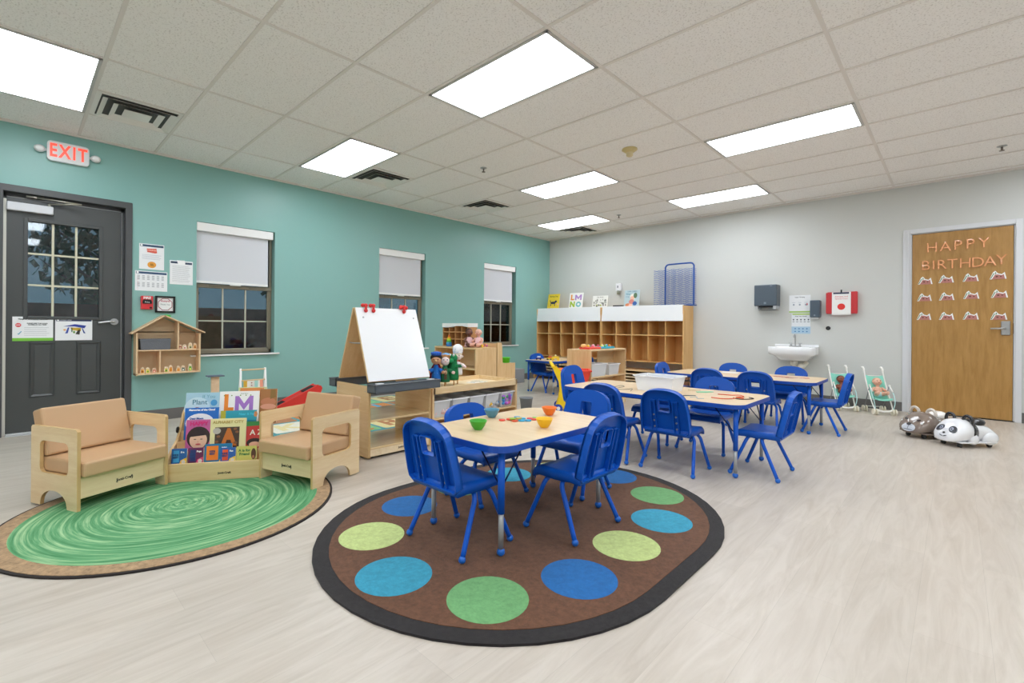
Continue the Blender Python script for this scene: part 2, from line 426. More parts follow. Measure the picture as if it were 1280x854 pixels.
# ---- wooden door (door_2) in the back wall
wt=mat('#D9DBDF',.4)
fr=G(); a,c,zt=DB
fr.b2((a-.07,YB-.02,0),(a,YB+.0,zt+.055),.004).b2((c,YB-.02,0),(c+.055,YB,zt+.055),.004).b2((a,YB-.0205,zt),(c,YB,zt+.055),.004)
fr.b2((a-.03,YB-.03,0),(a-.012,YB,zt+.02),.003).b2((a,YB,0),(a+.014,YB+.1,zt)).b2((c-.01,YB,0),(c,YB+.1,zt)).b2((a,YB,zt-.008),(c,YB+.1,zt))
struct(fr,'trim_3',wt)
d2=thing('door_2',None,None); d2['kind']='structure'
G().b2((a+.017,YB+.006,.012),(c-.014,YB+.05,zt-.012),.002).done('door_leaf',OAK,d2)
G().b2((a+.01,YB+.0,.0),(c,YB+.08,.009)).done('threshold',BLACK,d2)
h=G().b2((6.545,YB-.016,.985),(6.62,YB+.006,1.145),.008); h.cyl((6.583,YB-.05,1.06),(6.583,YB,1.06),.016); h.tube([(6.583,YB-.05,1.06),(6.54,YB-.052,1.06),(6.46,YB-.05,1.058)],[.012,.011,.009],10)
h.cyl((6.583,YB-.028,1.115),(6.583,YB-.01,1.115),.014)
h.done('door_handle',CHROME,d2)
G().b2((c-.014,YB+.004,1.0),(c-.004,YB+.02,1.12)).done('strike_plate',BLACK,d2)

# ---- ceiling lights
PANEL=mat('#F2F8FF',.5,emit=3.0)
def clight(i,j,label):
    y0=.6096*i; x0=.715+1.219*j
    t=thing('ceiling_light',label,'ceiling light',(x0+.6095,y0+.3048,H),0,'troffer lights in the ceiling grid')
    hx,hy=.6095-.014,.3048-.014
    f=G(); 
    for a_,b_ in (((-hx,-hy),(hx,-hy+.022)),((-hx,hy-.022),(hx,hy)),((-hx,-hy),(-hx+.022,hy)),((hx-.022,-hy),(hx,hy))): f.b2((a_[0],a_[1],-.012),(b_[0],b_[1],-.0005),.002)
    f.done('frame',mat('#C4C4C2',.4),t)
    G().b2((-hx+.02,-hy+.02,-.008),(hx-.02,hy-.02,-.002)).done('diffuser',PANEL,t)
    return t
names={(-1,0):'leftmost glowing ceiling panel above the EXIT sign',(3,2):'largest looking glowing ceiling panel near top centre of the photo',(3,0):'glowing ceiling panel beside the second vent from the left',(7,3):'glowing ceiling panel furthest to the right, above the red holder',(7,1):'glowing ceiling panel between the middle sprinkler and the yellowish smoke detector',(10,0):'smallest glowing ceiling panel, nearest the corner of teal and grey walls',(10,2):'glowing ceiling panel near the grey wall above the paper towel dispenser'}
for k,lb in names.items(): clight(*k,lb)
for k in ((-1,2),(-1,4),(-1,6),(3,4),(3,6),(7,5),(10,5),(-5,1),(-5,3),(-5,5)):
    o=clight(*k,'glowing ceiling panel beyond the frame of the photo'); o['group']='troffer lights beyond the photo'
VW=mat('#EDEBE6',.45); DUCTSHADE=mat('#4B4A47',.7)
for k,(i,lb) in enumerate(((0,'square ceiling air vent beside the leftmost light panel'),(4,'square ceiling air vent beside the light panel, second from the left'),(7,'square ceiling air vent in the middle of the row along the teal wall'),(11,'farthest square ceiling air vent, by the corner of the room'))):
    t=thing('ceiling_vent',lb,'air vent',(.715+.3048,.6096*i+.3048,H),0,'air vents along the teal wall')
    G().b2((-.28,-.28,-.004),(.28,.28,-.001)).done('backing',DUCTSHADE,t)  # flat dark sheet, its colour painting the darkness of the duct above the louvers
    f=G()
    for (r0,r1,z0,z1) in ((.292,.262,-.003,-.007),(.212,.252,-.003,-.026),(.135,.176,-.003,-.026)):
        vs=[(sx*r0,sy*r0,z0) for sx,sy in((-1,-1),(1,-1),(1,1),(-1,1))]+[(sx*r1,sy*r1,z1) for sx,sy in((-1,-1),(1,-1),(1,1),(-1,1))]+[(sx*(r1-.004),sy*(r1-.004),z1+.003) for sx,sy in((-1,-1),(1,-1),(1,1),(-1,1))]
        f.add(vs,[(q,(q+1)%4,(q+1)%4+4,q+4) for q in range(4)]+[(q+4,(q+1)%4+4,(q+1)%4+8,q+8) for q in range(4)])
    f.b2((-.096,-.096,-.028),(.096,.096,-.022),.003)
    f.done('louver',VW,t)
def sprink(x,y,lb):
    t=thing('fire_sprinkler',lb,'sprinkler',(x,y,H),0,'ceiling sprinklers')
    G().lathe([(.001,-.001),(.038,-.001),(.038,-.006),(.02,-.012),(.012,-.012)]).done('escutcheon',CHROME,t)
    G().cyl((0,0,-.01),(0,0,-.045),.008,n=10).cyl((0,0,-.045),(0,0,-.05),.02,n=14).done('sprinkler_head',mat('#8A8078',.35,metal=.8),t)
sprink(2.234,3.35,'ceiling sprinkler between the second and third vents, nearer the big light panel')
sprink(2.217,6.43,'ceiling sprinkler nearest the grey wall beside the farthest light panel')
sprink(6.495,6.41,'ceiling sprinkler at the right edge above the wooden door')
t=thing('smoke_detector','cream smoke detector hanging from the ceiling tile','smoke detector',(3.755,3.97,H))
G().lathe([(.001,0),(.075,0),(.078,-.012),(.045,-.035),(.04,-.038),(.001,-.038)],n=28).done('detector_base',mat('#CDBB86',.5),t)
G().lathe([(.034,-.036),(.034,-.07),(.02,-.08),(.001,-.08)],n=24).done('sensor_head',mat('#D8C9A0',.5),t)

# ================================================================== outdoors (dusk)
struct(G().b2((-30,-16,-.45),(-TW-.02,24,-.35)),'ground',mat('#3E5A52',.9,bump=.3,bscale=8,var=.4,vscale=2))
BARK=mat('#5A5F66',.9,var=.3); LEAF=mat('#2F6A56',.85,var=.5,vscale=5)
def tree(x,y,h,r,seed,label):
    rn=random.Random(seed)
    t=thing('tree',label,'tree',(x,y,-.36),0,'trees outside in the dusk')
    tr=G().tube([(0,0,0),(.05,.02,h*.3),(-.03,.05,h*.6),(0,0,h*.9)],[.16,.13,.09,.03],9)
    for k in range(7):
        a=rn.random()*6.28; z=h*(.3+.07*k); tr.tube([(0,0,z),(math.cos(a)*r*.5,math.sin(a)*r*.5,z+h*.12),(math.cos(a)*r*.9,math.sin(a)*r*.9,z+h*.26)],[.05,.035,.012],6)
    tr.done('trunk',BARK,t)
    lf=G()
    for k in range(1500):
        a=rn.random()*6.28; b_=rn.random()*2-1; q=rn.random()**.4*r; zz=h*.68+b_*h*.33
        p=Vector((math.cos(a)*q*math.sqrt(1-b_*b_),math.sin(a)*q*math.sqrt(1-b_*b_),zz)); s=.05+rn.random()*.09
        R=Euler((rn.random()*6,rn.random()*6,rn.random()*6)).to_matrix()
        lf.add([p+R@Vector(c_)*s for c_ in ((-1,-.5,0),(1,-.5,.2),(1,.5,0),(-1,.5,.2))],[(0,1,2,3)])
    lf.done('foliage',LEAF,t)
for k,(x,y,h,r) in enumerate(((-9,-6.5,5.2,1.9),(-13,-2.0,6.2,2.3),(-9,1.6,4.6,1.8),(-10,6.6,5.5,2.0),(-12,8.6,5.2,1.9),(-20,33,6,2.4))):
    tree(x,y,h,r,k+3,['dark tree outside, seen through the grey door glass','tall dark tree outside behind the grey door','small tree outside the window nearest the grey door','tree outside beyond the middle window','second tree outside, between the first and middle windows','distant tree outside beyond the far window'][k])
f=thing('fence','red brown board fence outside beyond the grey door','fence',(-6.2,0,-.36))
for k in range(7): G().b2((-.02,-6+k*2.6,0),(.02,-3.45+k*2.6,1.78)).done('board_panel',mat('#8A4A42',.8,var=.25),f)
for k in range(8): G().b2((-.05,-6.05+k*2.6,0),(.05,-5.95+k*2.6,1.9)).done('post',mat('#2C2F36',.7),f)
bpy.context.view_layer.update()

# ================================================================== world, camera, view
w=bpy.data.worlds.new('dusk'); sc.world=w; w.use_nodes=True
nt=w.node_tree; bg=nt.nodes['Background']; L=nt.links.new
tc=nt.nodes.new('ShaderNodeTexCoord'); sx=nt.nodes.new('ShaderNodeSeparateXYZ'); L(tc.outputs['Generated'],sx.inputs[0])
r=nt.nodes.new('ShaderNodeValToRGB'); e=r.color_ramp.elements; e[0].position=.0; e[0].color=(.30,.50,.62,1); e[1].position=.6; e[1].color=(.10,.28,.50,1); L(sx.outputs['Z'],r.inputs['Fac']); L(r.outputs['Color'],bg.inputs['Color']); bg.inputs['Strength'].default_value=WORLD_S
cam=bpy.data.cameras.new('camera'); co=bpy.data.objects.new('camera',cam); COL.objects.link(co)
fpx,yaw,roll,cx,cy=589.614,-.77003,.00779,623.998,408.900
cam.sensor_fit='HORIZONTAL'; cam.sensor_width=36; cam.lens=fpx/1280*36
cam.shift_x=(640-cx)/1280; cam.shift_y=-(427-cy)/1280
Rv=Vector((math.cos(yaw),-math.sin(yaw),0)); Fv=Vector((math.sin(yaw),math.cos(yaw),0)); Uv=Vector((0,0,1))
right=Rv*math.cos(roll)+Uv*math.sin(roll); up=-Rv*math.sin(roll)+Uv*math.cos(roll)
M=Matrix((right,up,-Fv)).transposed().to_4x4(); M.translation=Vector((6.18097,-.43971,1.03248)); co.matrix_world=M
cam.clip_start=.05; cam.clip_end=100
sc.camera=co
sc.view_settings.view_transform='Standard'; sc.view_settings.look='None'; sc.view_settings.gamma=1; sc.view_settings.use_curve_mapping=False
sc.view_settings.exposure=EXPO
# ================================================================== CHAIRS
def make_chair(label):
    t=thing('childs_chair',label,'chair',(0,0,0),0,None)
    # seat
    s=G(); 
    prof=[(-.155,.318),(-.10,.322),(0,.316),(.07,.320),(.115,.316),(.135,.298),(.138,.272)]
    n=len(prof); X=[-.165,-.155,-.12,-.06,0,.06,.12,.155,.165]
    vs=[];fs=[]
    for (y,z) in prof:
        for x in X: vs.append((x*(1 if y<.1 else .97),y,z-.006*(1-(x/.165)**2)+(-.012 if abs(x)>.16 else 0)))
    N=len(vs)
    for (y,z) in prof:
        for x in X: vs.append((x*(1 if y<.1 else .97)*.99,y-(.012 if y>.13 else 0),z-.045 if y<.12 else max(z-.03,.258)))
    m=len(X)
    for i in range(n-1):
        for j in range(m-1):
            a=i*m+j; fs.append((a,a+1,a+m+1,a+m)); fs.append((N+a,N+a+m,N+a+m+1,N+a+1))
    for i in range(n-1):
        a=i*m; fs.append((a,a+m,N+a+m,N+a)); a=i*m+m-1; fs.append((a,N+a,N+a+m,a+m))
    for j in range(m-1):
        fs.append((j,N+j,N+j+1,j+1)); a=(n-1)*m+j; fs.append((a,a+1,N+a+1,N+a))
    s.add(vs,fs,0,True)
    s.done('seat',BLUE,t)
    # backrest: shell with rearward flange, leaning back
    lean=.215
    M=Matrix.Translation((0,-.134,.297))@Matrix.Rotation(lean,4,'X')
    hw=.178
    o=[(-.135,.0),(.135,.0),(.150,-.004),(hw-.004,.015),(hw,.05),(.172,.17),(.163,.222)]+[(.163*math.copysign(abs(math.cos(a))**.8,math.cos(a)),.222+.094*math.sin(a)) for a in [PI*k/16 for k in range(1,16)]]+[(-.163,.222),(-.172,.17),(-hw,.05),(-hw+.004,.015),(-.150,-.004)]
    hole=rrect(-.042,.150,.042,.235,.010,3)
    b=G().plate(o,[hole],.010,0,'xz',M,0)
    b.strip(o,-.036,.004,'xz',0,M,True,.007)
    b.strip(hole,-.026,.004,'xz',0,M,True,-.005)
    b.done('backrest',BLUE,t)
    r=G()
    for sx in (-1,1):
        for dx_ in (.066,.098):
            r.box((sx*dx_,-.016,.115),(.006,.028,.225),.002,0,M)
        r.box((sx*.082,-.012,.225),(.034,.016,.012),.003,0,M)
        r.box((sx*.082,-.008,.11),(.03,.008,.21),.002,0,M)
        r.done('back_rib',BLUE,t); r=G()
    bt=G()
    for sx in (-1,1):
        for z in (.03,.075,.12): bt.cyl(M@Vector((sx*.082,-.012,z)),M@Vector((sx*.082,-.019,z)),.0065,n=8)
    bt.done('bolt',STEEL,t)
    f=G()
    for y in (.05,-.04): f.tube([(-.12,y,.268),(.12,y,.268)],.011,8)
    for sx in (-1,1): f.tube([(sx*.082,.06,.268),(sx*.082,-.12,.268),(sx*.082,-.155,.30)],.010,8)
    f.done('seat_frame',BLUEM,t)
    for (sx,y0,y1) in ((-1,.050,.150),(1,.050,.150),(-1,-.040,-.152),(1,-.040,-.152)):
        p=smoothpath([(sx*.10,y0,.268),(sx*.138,y0,.266),(sx*.160,y0+(y1-y0)*.10,.240),(sx*.168,y0+(y1-y0)*.30,.19),(sx*.193,y1,.016)],5)
        l=G().tube(p,.0118,10); lo=l.done('leg',BLUEM,t)
        G().ball((sx*.193,y1,.0165),(.0165,.0165,.0165),u=12,w=8).done('ball_foot',BALL,lo)
    return t
c0=make_chair('blue plastic child chair seen from behind on the dotted rug, nearest the armchair')
freeze(c0)
CH=[
 (4.465,1.065,0,'blue child chair seen from behind, the chair nearest the camera','chairs at the table on the dotted rug'),
 (4.757,1.585,PI/2,'blue child chair right of the yellow bowl on the dotted rug','chairs at the table on the dotted rug'),
 (4.125,1.585,-PI/2,'low blue child chair tucked under the near table beside the blue grey bowl','chairs at the table on the dotted rug'),
 (4.41,2.05,PI,'blue child chair facing the camera behind the orange bowl','chairs at the table on the dotted rug'),
 (4.205,2.94,0,'blue child chair seen from behind, left of the two before the clear bin','chairs at the middle table'),
 (4.695,2.965,0,'blue child chair seen from behind directly in front of the clear bin','chairs at the middle table'),
 (5.175,3.325,PI/2,'blue child chair seen sideways at the table end with orange strings','chairs at the middle table'),
 (4.645,3.70,PI,'blue child chair facing the camera behind the green paper shape','chairs at the middle table'),
 (4.175,3.70,PI,'blue child chair mostly hidden behind the clear bin on the middle table','chairs at the middle table'),
 (3.64,3.43,-PI/2,'blue child chair in front of the red shopping cart basket','chairs at the middle table'),
 (4.24,4.995,0,'blue child chair seen from behind at the rear table, left of two','chairs at the rear table'),
 (4.715,5.0,0,'blue child chair seen from behind at the rear table, right of two','chairs at the rear table'),
 (4.17,5.66,PI,'blue child chair facing the camera behind the white paper sheet','chairs at the rear table'),
 (4.81,5.635,PI,'blue child chair facing the camera just below the white sink','chairs at the rear table'),
 (5.22,5.29,PI/2,'blue child chair seen sideways in front of the left doll stroller','chairs at the rear table'),
 (3.70,5.30,-PI/2,'blue child chair at the left end of the rear table, before the cubbies','chairs at the rear table'),
 (1.42,5.57,-PI/2,'blue child chair at the corner table, left of the yellow cart','chairs at the corner table'),
 (1.93,5.66,PI/2,'blue child chair at the corner table, mostly hidden behind the yellow cart','chairs at the corner table'),
]
for k,(x,y,rz,lb,gp) in enumerate(CH):
    if k==0: c0.location=(x,y,0); c0.rotation_euler=(0,0,rz); c0['label']=lb; c0['group']=gp; zoff=.012
    else:
        on=4.51-.9<x<4.51+.9 and y<2.3
        o_=dup(c0,(x,y,.012 if on else 0),rz,lb,gp)
        if k in (2,9): o_.scale=(1,1,{2:.88,9:1.09}[k])
c0.location.z=.012

# ================================================================== TABLES
def table(x0,y0,x1,y1,label,z=.512,r=.10,rug=0):
    cx_,cy_=(x0+x1)/2,(y0+y1)/2; hx,hy=(x1-x0)/2,(y1-y0)/2
    t=thing('activity_table',label,'table',(cx_,cy_,rug),0,'blue edged activity tables')
    z=z-rug
    G().plate(rrect(-hx+.004,-hy+.004,hx-.004,hy-.004,r,7),[],.024,0,'xy',None,z-.012).done('tabletop',TOPW,t)
    lp=rrect(-hx,-hy,hx,hy,r,7)
    e=G().strip(lp,z-.030,z-.0008,'xy',0,None,True,.007); e.done('edge_band',mat('#0B48A8',.4),t)
    G().b2((-hx+.09,-hy+.09,z-.05),(hx-.09,hy-.09,z-.024)).done('underside_frame',mat('#2A3F6A',.5),t)
    for sx in (-1,1):
        for sy in (-1,1):
            lx,ly=sx*(hx-.062),sy*(hy-.07)
            l=G().tube([(lx,ly,z-.026),(lx,ly,.19)],.0165,12).done('leg',BLUEM,t)
            G().tube([(lx,ly,.20),(lx,ly,.03)],.0125,12).done('chrome_insert',STEEL,l)
            G().ball((lx,ly,.019),.019,u=12,w=8).done('ball_foot',BALL,l)
            b=G().tube([(lx,ly,.30),(lx-sx*.14,ly,z-.04)],.004,6).tube([(lx,ly,.30),(lx,ly-sy*.14,z-.04)],.004,6)
            b.done('brace',mat('#16244F',.4,metal=.5),l)
    return t
table(4.185,1.01,4.79,1.945,'maple topped blue edged table with four small bowls, on the dotted rug',rug=.012)
table(3.63,2.975,5.15,3.72,'long blue edged table carrying the clear bin and orange strings')
table(3.69,4.945,5.205,5.675,'long blue edged table nearest the grey wall and the sink')
table(1.17,5.28,1.80,6.20,'small blue edged table with toys on it in the teal corner beside the cubbies')

# ================================================================== RUGS
def carpet(name,base,var=.12,sc_=60,bump=.5):
    m=bpy.data.materials.new(name); m.use_nodes=True; nt=m.node_tree; b=nt.nodes['Principled BSDF']; b.inputs['Roughness'].default_value=.95; b.inputs['Specular IOR Level'].default_value=.1; b.inputs['Sheen Weight'].default_value=.15
    tc=nt.nodes.new('ShaderNodeTexCoord'); n=nt.nodes.new('ShaderNodeTexNoise'); n.inputs['Scale'].default_value=sc_; n.inputs['Detail'].default_value=6; n.inputs['Roughness'].default_value=.7
    r=nt.nodes.new('ShaderNodeValToRGB'); c=lin(base); r.color_ramp.elements[0].position=.3; r.color_ramp.elements[1].position=.72
    r.color_ramp.elements[0].color=tuple(v*(1-var*2) for v in c[:3])+(1,); r.color_ramp.elements[1].color=tuple(min(1,v*(1+var*2)) for v in c[:3])+(1,)
    n2=nt.nodes.new('ShaderNodeTexNoise'); n2.inputs['Scale'].default_value=420; bp=nt.nodes.new('ShaderNodeBump'); bp.inputs['Strength'].default_value=bump; bp.inputs['Distance'].default_value=.003
    L=nt.links.new; L(tc.outputs['Object'],n.inputs['Vector']); L(n.outputs['Fac'],r.inputs['Fac']); L(r.outputs['Color'],b.inputs['Base Color']); L(tc.outputs['Object'],n2.inputs['Vector']); L(n2.outputs['Fac'],bp.inputs['Height']); L(bp.outputs['Normal'],b.inputs['Normal'])
    return m
rug=thing('dotted_rug','brown oval rug with black border and coloured dots under the nearest table','rug',(4.51,1.535,0))
def stadium(r,n=24,h=.245): return arc(0,h,r,0,180,n)+arc(0,-h,r,180,360,n)
G().plate(stadium(.885),[],.0095,0,'xy',None,.00475).done('border',carpet('rug_black','#2B2829',.18),rug)
G().plate(stadium(.815),[],.003,0,'xy',None,.0100).done('field',carpet('rug_brown','#684734',.16,45),rug)
DC={'b':'#1F67A8','c':'#3799B6','g':'#6FA76E','l':'#C0D088'}
dots=[(3.95,1.14,'b'),(4.14,.785,'l'),(4.53,.655,'c'),(4.92,.81,'g'),(5.08,1.175,'b'),(5.07,1.575,'l'),(5.06,1.965,'c'),(4.87,2.31,'g'),(4.49,2.445,'b'),(4.10,2.30,'l'),(3.955,1.96,'c'),(3.92,1.55,'g')]
DM={k:carpet('rug_dot_'+k,v,.10,50) for k,v in DC.items()}
for (x,y,k) in dots:
    G().plate(arc(0,0,.155,0,350,35),[],.003,0,'xy',None,.0105).done('dot',DM[k],rug,(x-4.51,y-1.535,0))
# green round rug with hand-tufted rings
gr=thing('round_rug','round green swirled rug with tan rim and dark edge under the two armchairs','rug',(3.02,.25,0))
GM=bpy.data.materials.new('rug_green_rings'); GM.use_nodes=True
nt=GM.node_tree; b=nt.nodes['Principled BSDF']; b.inputs['Roughness'].default_value=.95; b.inputs['Specular IOR Level'].default_value=.1; L=nt.links.new
tc=nt.nodes.new('ShaderNodeTexCoord'); sx=nt.nodes.new('ShaderNodeSeparateXYZ'); L(tc.outputs['Object'],sx.inputs['Vector'])
ln=nt.nodes.new('ShaderNodeVectorMath'); ln.operation='LENGTH'; L(tc.outputs['Object'],ln.inputs[0])
at=nt.nodes.new('ShaderNodeMath'); at.operation='ARCTAN2'; L(sx.outputs['Y'],at.inputs[0]); L(sx.outputs['X'],at.inputs[1])
cs=nt.nodes.new('ShaderNodeMath'); cs.operation='COSINE'; L(at.outputs[0],cs.inputs[0]); sn=nt.nodes.new('ShaderNodeMath'); sn.operation='SINE'; L(at.outputs[0],sn.inputs[0])
mr=nt.nodes.new('ShaderNodeMath'); mr.operation='MULTIPLY'; mr.inputs[1].default_value=42; L(ln.outputs['Value'],mr.inputs[0])
cb=nt.nodes.new('ShaderNodeCombineXYZ'); L(cs.outputs[0],cb.inputs['X']); L(sn.outputs[0],cb.inputs['Y']); L(mr.outputs[0],cb.inputs['Z'])
n=nt.nodes.new('ShaderNodeTexNoise'); n.inputs['Scale'].default_value=1.25; n.inputs['Detail'].default_value=8; n.inputs['Roughness'].default_value=.66; L(cb.outputs[0],n.inputs['Vector'])
r=nt.nodes.new('ShaderNodeValToRGB'); e=r.color_ramp.elements; e[0].position=.34; e[0].color=lin('#407D52'); e[1].position=.70; e[1].color=lin('#B4D4A4'); x_=e.new(.5); x_.color=lin('#66A071')
L(n.outputs['Fac'],r.inputs['Fac']); L(r.outputs['Color'],b.inputs['Base Color'])
bp=nt.nodes.new('ShaderNodeBump'); bp.inputs['Strength'].default_value=.4; bp.inputs['Distance'].default_value=.004; L(n.outputs['Fac'],bp.inputs['Height']); L(bp.outputs['Normal'],b.inputs['Normal'])
G().plate(arc(0,0,.795,0,355,71),[],.008,0,'xy',None,.004).done('edge_binding',mat('#2A2422',.9),gr)
G().plate(arc(0,0,.782,0,355,71),[],.003,0,'xy',None,.0085).done('rim',carpet('rug_tan','#A88A68',.2,40),gr)
G().plate(arc(0,0,.705,0,355,71),[],.003,0,'xy',None,.009).done('field',GM,gr)
# alphabet rug between the easel and the teal wall
ar=thing('alphabet_rug','colourful alphabet rug of lettered squares behind the easel and the armchairs','rug',(1.13,2.38,0))
G().plate(rrect(-.98,-1.13,.98,1.13,.05),[],.007,0,'xy',None,.0035).done('backing',carpet('rug_teal','#4E9EA8',.1),ar)
cols=['#E8D9A0','#4FA3D0','#B98058','#8CC58C','#E9E4D4','#D88A4A']; k=0
for i in range(4):
    for j in range(5):
        px,py=-.72+i*.48,-.88+j*.44
        q=G().plate(rrect(-.215,-.2,.215,.2,.02,2),[],.003,0,'xy',None,.0075).done('letter_square',carpet('rug_sq_%d'%k,cols[(i*2+j*3)%6],.06),ar,(px,py,0))
        text('ABCDEFGHIJKLMNOPQRSTU'[k],.40,mat(cols[(i*2+j*3+2)%6],.9),q,(0,0,.0095),(0,0,PI/2),'letter',.0004,bold=.012); k+=1

# ================================================================== ARMCHAIRS
BRAND='Jonti-Craft'
BIRCHY=wood('birch_ply_deep','#DFC193','#EBD3AA',axis=1)
BIRCHX=wood('birch_ply_across','#DFC193','#EBD3AA',axis=0)
def armchair(loc,rz,label):
    t=thing('toddler_armchair',label,'armchair',loc,rz,'low maple armchairs with tan cushions')
    D=.205; W=.247; th=.018; Z=.445
    o=[(D,.0)]; o=[(D,0),(D,Z-.012),(D-.012,Z),(-D+.012,Z),(-D,Z-.012),(-D,0),(-D+.085,0)]
    o+=[(-D+.085+.004,.02)]+[(0+.115*math.cos(a)*1.0,.02+.072*math.sin(a)) for a in [PI-PI*k/12 for k in range(1,12)]]+[(D-.085-.004,.02),(D-.085,0)]
    win=rrect(-D+.08,.185,D-.075,.365,.035,5)
    for sx in (-1,1):
        G().plate(o,[win],th,0,'yz',None,sx*(W-th/2),1).done('side_panel',[BIRCHY,EDGE],t)
    G().b2((-W+th,D-.028,.062),(W-th,D-.012,.178),.002).done('apron',BIRCHX,t)
    G().b2((-W+th,-D+.02,.10),(W-th,-D+.034,.40),.002).done('back_panel',MAPLEX,t)
    G().b2((-W+th,-D+.03,.165),(W-th,D-.03,.178)).done('seat_board',MAPLEX,t)
    c=G().box((0,.026,.223),(2*(W-th)-.006,.410,.085),.014,0,None,3)
    c.done('seat_cushion',TAN,t)
    Mb=Matrix.Translation((0,-.135,.265))@Matrix.Rotation(math.radians(16),4,'X')
    G().box((0,0,.135),(2*(W-th)-.008,.085,.275),.014,0,Mb,3).done('back_cushion',TAN,t)
    text(BRAND,.021,BLACK,t,(0,D-.0115,.112),(PI/2,0,PI),'maker_mark',bold=.0006)
    text('[          ]',.026,BLACK,t,(0,D-.0115,.112),(PI/2,0,PI),'maker_mark_bracket')
    return t
def fa(fx,fy): return math.atan2(-fx,fy)      # rotation so that local +Y points along (fx,fy)
def mid(pf,f,w,right):
    # centre from a front foot point, facing f, half width w, right=+1 if the foot is on the thing's +X side
    r=Vector((f[1],-f[0]))
    p=Vector(pf)-Vector(f)*.205-r*right*w
    return p
f1=Vector((.91,.413)).normalized(); p=(Vector((2.765,-.192))+Vector((2.562,.255)))/2-f1*.205
armchair((p.x,p.y,.010),fa(*f1),'maple armchair with tan cushions left of the book display, before the grey door')
f2=Vector((.31,-.951)).normalized(); p=(Vector((2.85,.691))+Vector((3.299,.884)))/2-f2*.205
armchair((p.x,p.y,.010),fa(*f2),'maple armchair with tan cushions between the book display and the whiteboard easel')

# ================================================================== BOOK DISPLAY + BOOKS
bu=Vector((.536,.845,0)).normalized(); bn=Vector((.845,-.536,0)).normalized()
brz=math.atan2(bu.y,bu.x)          # local +X along the display, local -Y towards the viewer
bd=thing('book_display','low tiered maple book display full of picture books between the two armchairs','bookshelf',(2.541,.28,.010),brz)
BW=.56; x0=-.035
side=[(0,0),(.34,0),(.34,.40),(.30,.425)]+[(.27,.40),(.22,.30),(.17,.235),(.10,.20),(.03,.15),(0,.12)]
for x in (x0,x0+BW): G().plate([(a,b) for a,b in side],[],.016,0,'yz',None,x,1).done('side_panel',[MAPLEY,EDGE],bd)
G().b2((x0,-.004,.0),(x0+BW,.010,.118),.003).done('front_panel',MAPLEX,bd)
for k,(dy,z) in enumerate(((.02,.08),(.085,.14),(.15,.20),(.22,.27))):
    G().b2((x0+.01,dy,z-.01),(x0+BW-.01,dy+.06,z),.002).done('shelf_ledge',MAPLEX,bd)
    G().box((x0+BW/2,dy+.062,z+.04),(BW-.02,.006,.10),0).done('shelf_back',MAPLEX,bd)
text(BRAND,.018,BLACK,bd,(.31,-.0045,.045),(PI/2,0,0),'maker_mark',bold=.0006)
G().lathe([(.0005,0),(.022,0),(.022,.006),(.0005,.006)],n=18,M=Matrix.Translation((x0-.01,.2,.30))@Matrix.Rotation(PI/2,4,'Y')).done('cover_cap',BLACK,bd)

def book(name_lbl,w,h,col,pos,rz,lean,deco,grp,th=.008,cat='book'):
    """a picture book standing with its cover towards local -Y; pos = bottom-left-front corner"""
    t=thing('picture_book',name_lbl,cat,pos,rz,grp)
    t.rotation_euler=(-lean,0,rz)
    G().box((w/2,th/2,h/2),(w,th,h),.0015).done('cover',mat(col,.3,coat=.3),t)
    G().b2((.004,.0015,.003),(w+.0006,th-.0015,h-.003)).done('pages',mat('#EFEBDD',.8),t)
    deco(t,w,h)
    return t
def pic(t,x0,z0,x1,z1,col,name='cover_picture',d=.0006,rough=.3):
    d=lay(t,d)
    o=G().b2((x0,-d,z0),(x1,.0001,z1)).done(name,mat(col,rough),t); return o
LAY={}
def lay(t,d):
    LAY[t.name]=LAY.get(t.name,0)+1; return .0006+.00035*LAY[t.name]
def ell(t,x,z,rx,rz_,col,name='cover_picture',d=.0012,n=22):
    d=lay(t,d)
    return G().plate([(x+rx*math.cos(2*PI*k/n),z+rz_*math.sin(2*PI*k/n)) for k in range(n)],[],d,0,'xz',None,-d/2).done(name,mat(col,.35),t)
def poly(t,pts,col,name='cover_picture',d=.0012):
    d=lay(t,d)
    return G().plate(pts,[],d,0,'xz',None,-d/2).done(name,mat(col,.35),t)
def wr(t,s,size,col,x,z,sx=1,bold=.0008,d=.0016,name='title'):
    d=lay(t,d)+.0004
    return text(s,size,mat(col,.5),t,(x,-d,z),(PI/2,0,0),name,.0003,bold=bold,sx=sx)
def BP(x,dy,z): 
    v=bu*x-bn*dy; return (2.541+v.x,.28+v.y,z+.010)
def small(c1,c2,c3,ttl):
    def d(t,w,h):
        pic(t,.012,.02,w*.5,h-.012,c2); poly(t,[(w*.5,0),(w,.0),(w,h*.45),(w*.62,h*.3)],c3,d=.0008)
        wr(t,ttl,.015,'#FFFFFF',w*.72,h*.78); wr(t,'KIDS\nBEST',.016,'#20407A',w*.29,h*.55)
        ell(t,w*.8,h*.2,w*.13,h*.12,'#D9D2C8')
    return d
gL='books on the tiered display'
book('small blue board book at the left of the front row of the display',.090,.108,'#1E5FA8',BP(-.015,.028,.10),brz,.10,small('','#3FA0D8','#F0C020','Sea'),gL)
book('small purple board book second from left in the front row of the display',.090,.108,'#6A1F50',BP(.082,.028,.101),brz,.10,small('','#24306E','#D84878','Pups'),gL)
book('small teal board book with an orange panel in the middle of the front row',.165,.125,'#1577A6',BP(.176,.034,.102),brz,.10,small('','#F08028','#F2C420','Wild'),gL)
book('small blue book with orange title in the front row, right of the teal one',.092,.102,'#2A5FAE',BP(.275,.022,.10),brz,.12,small('','#E8552A','#F5D24A','Fun'),gL)
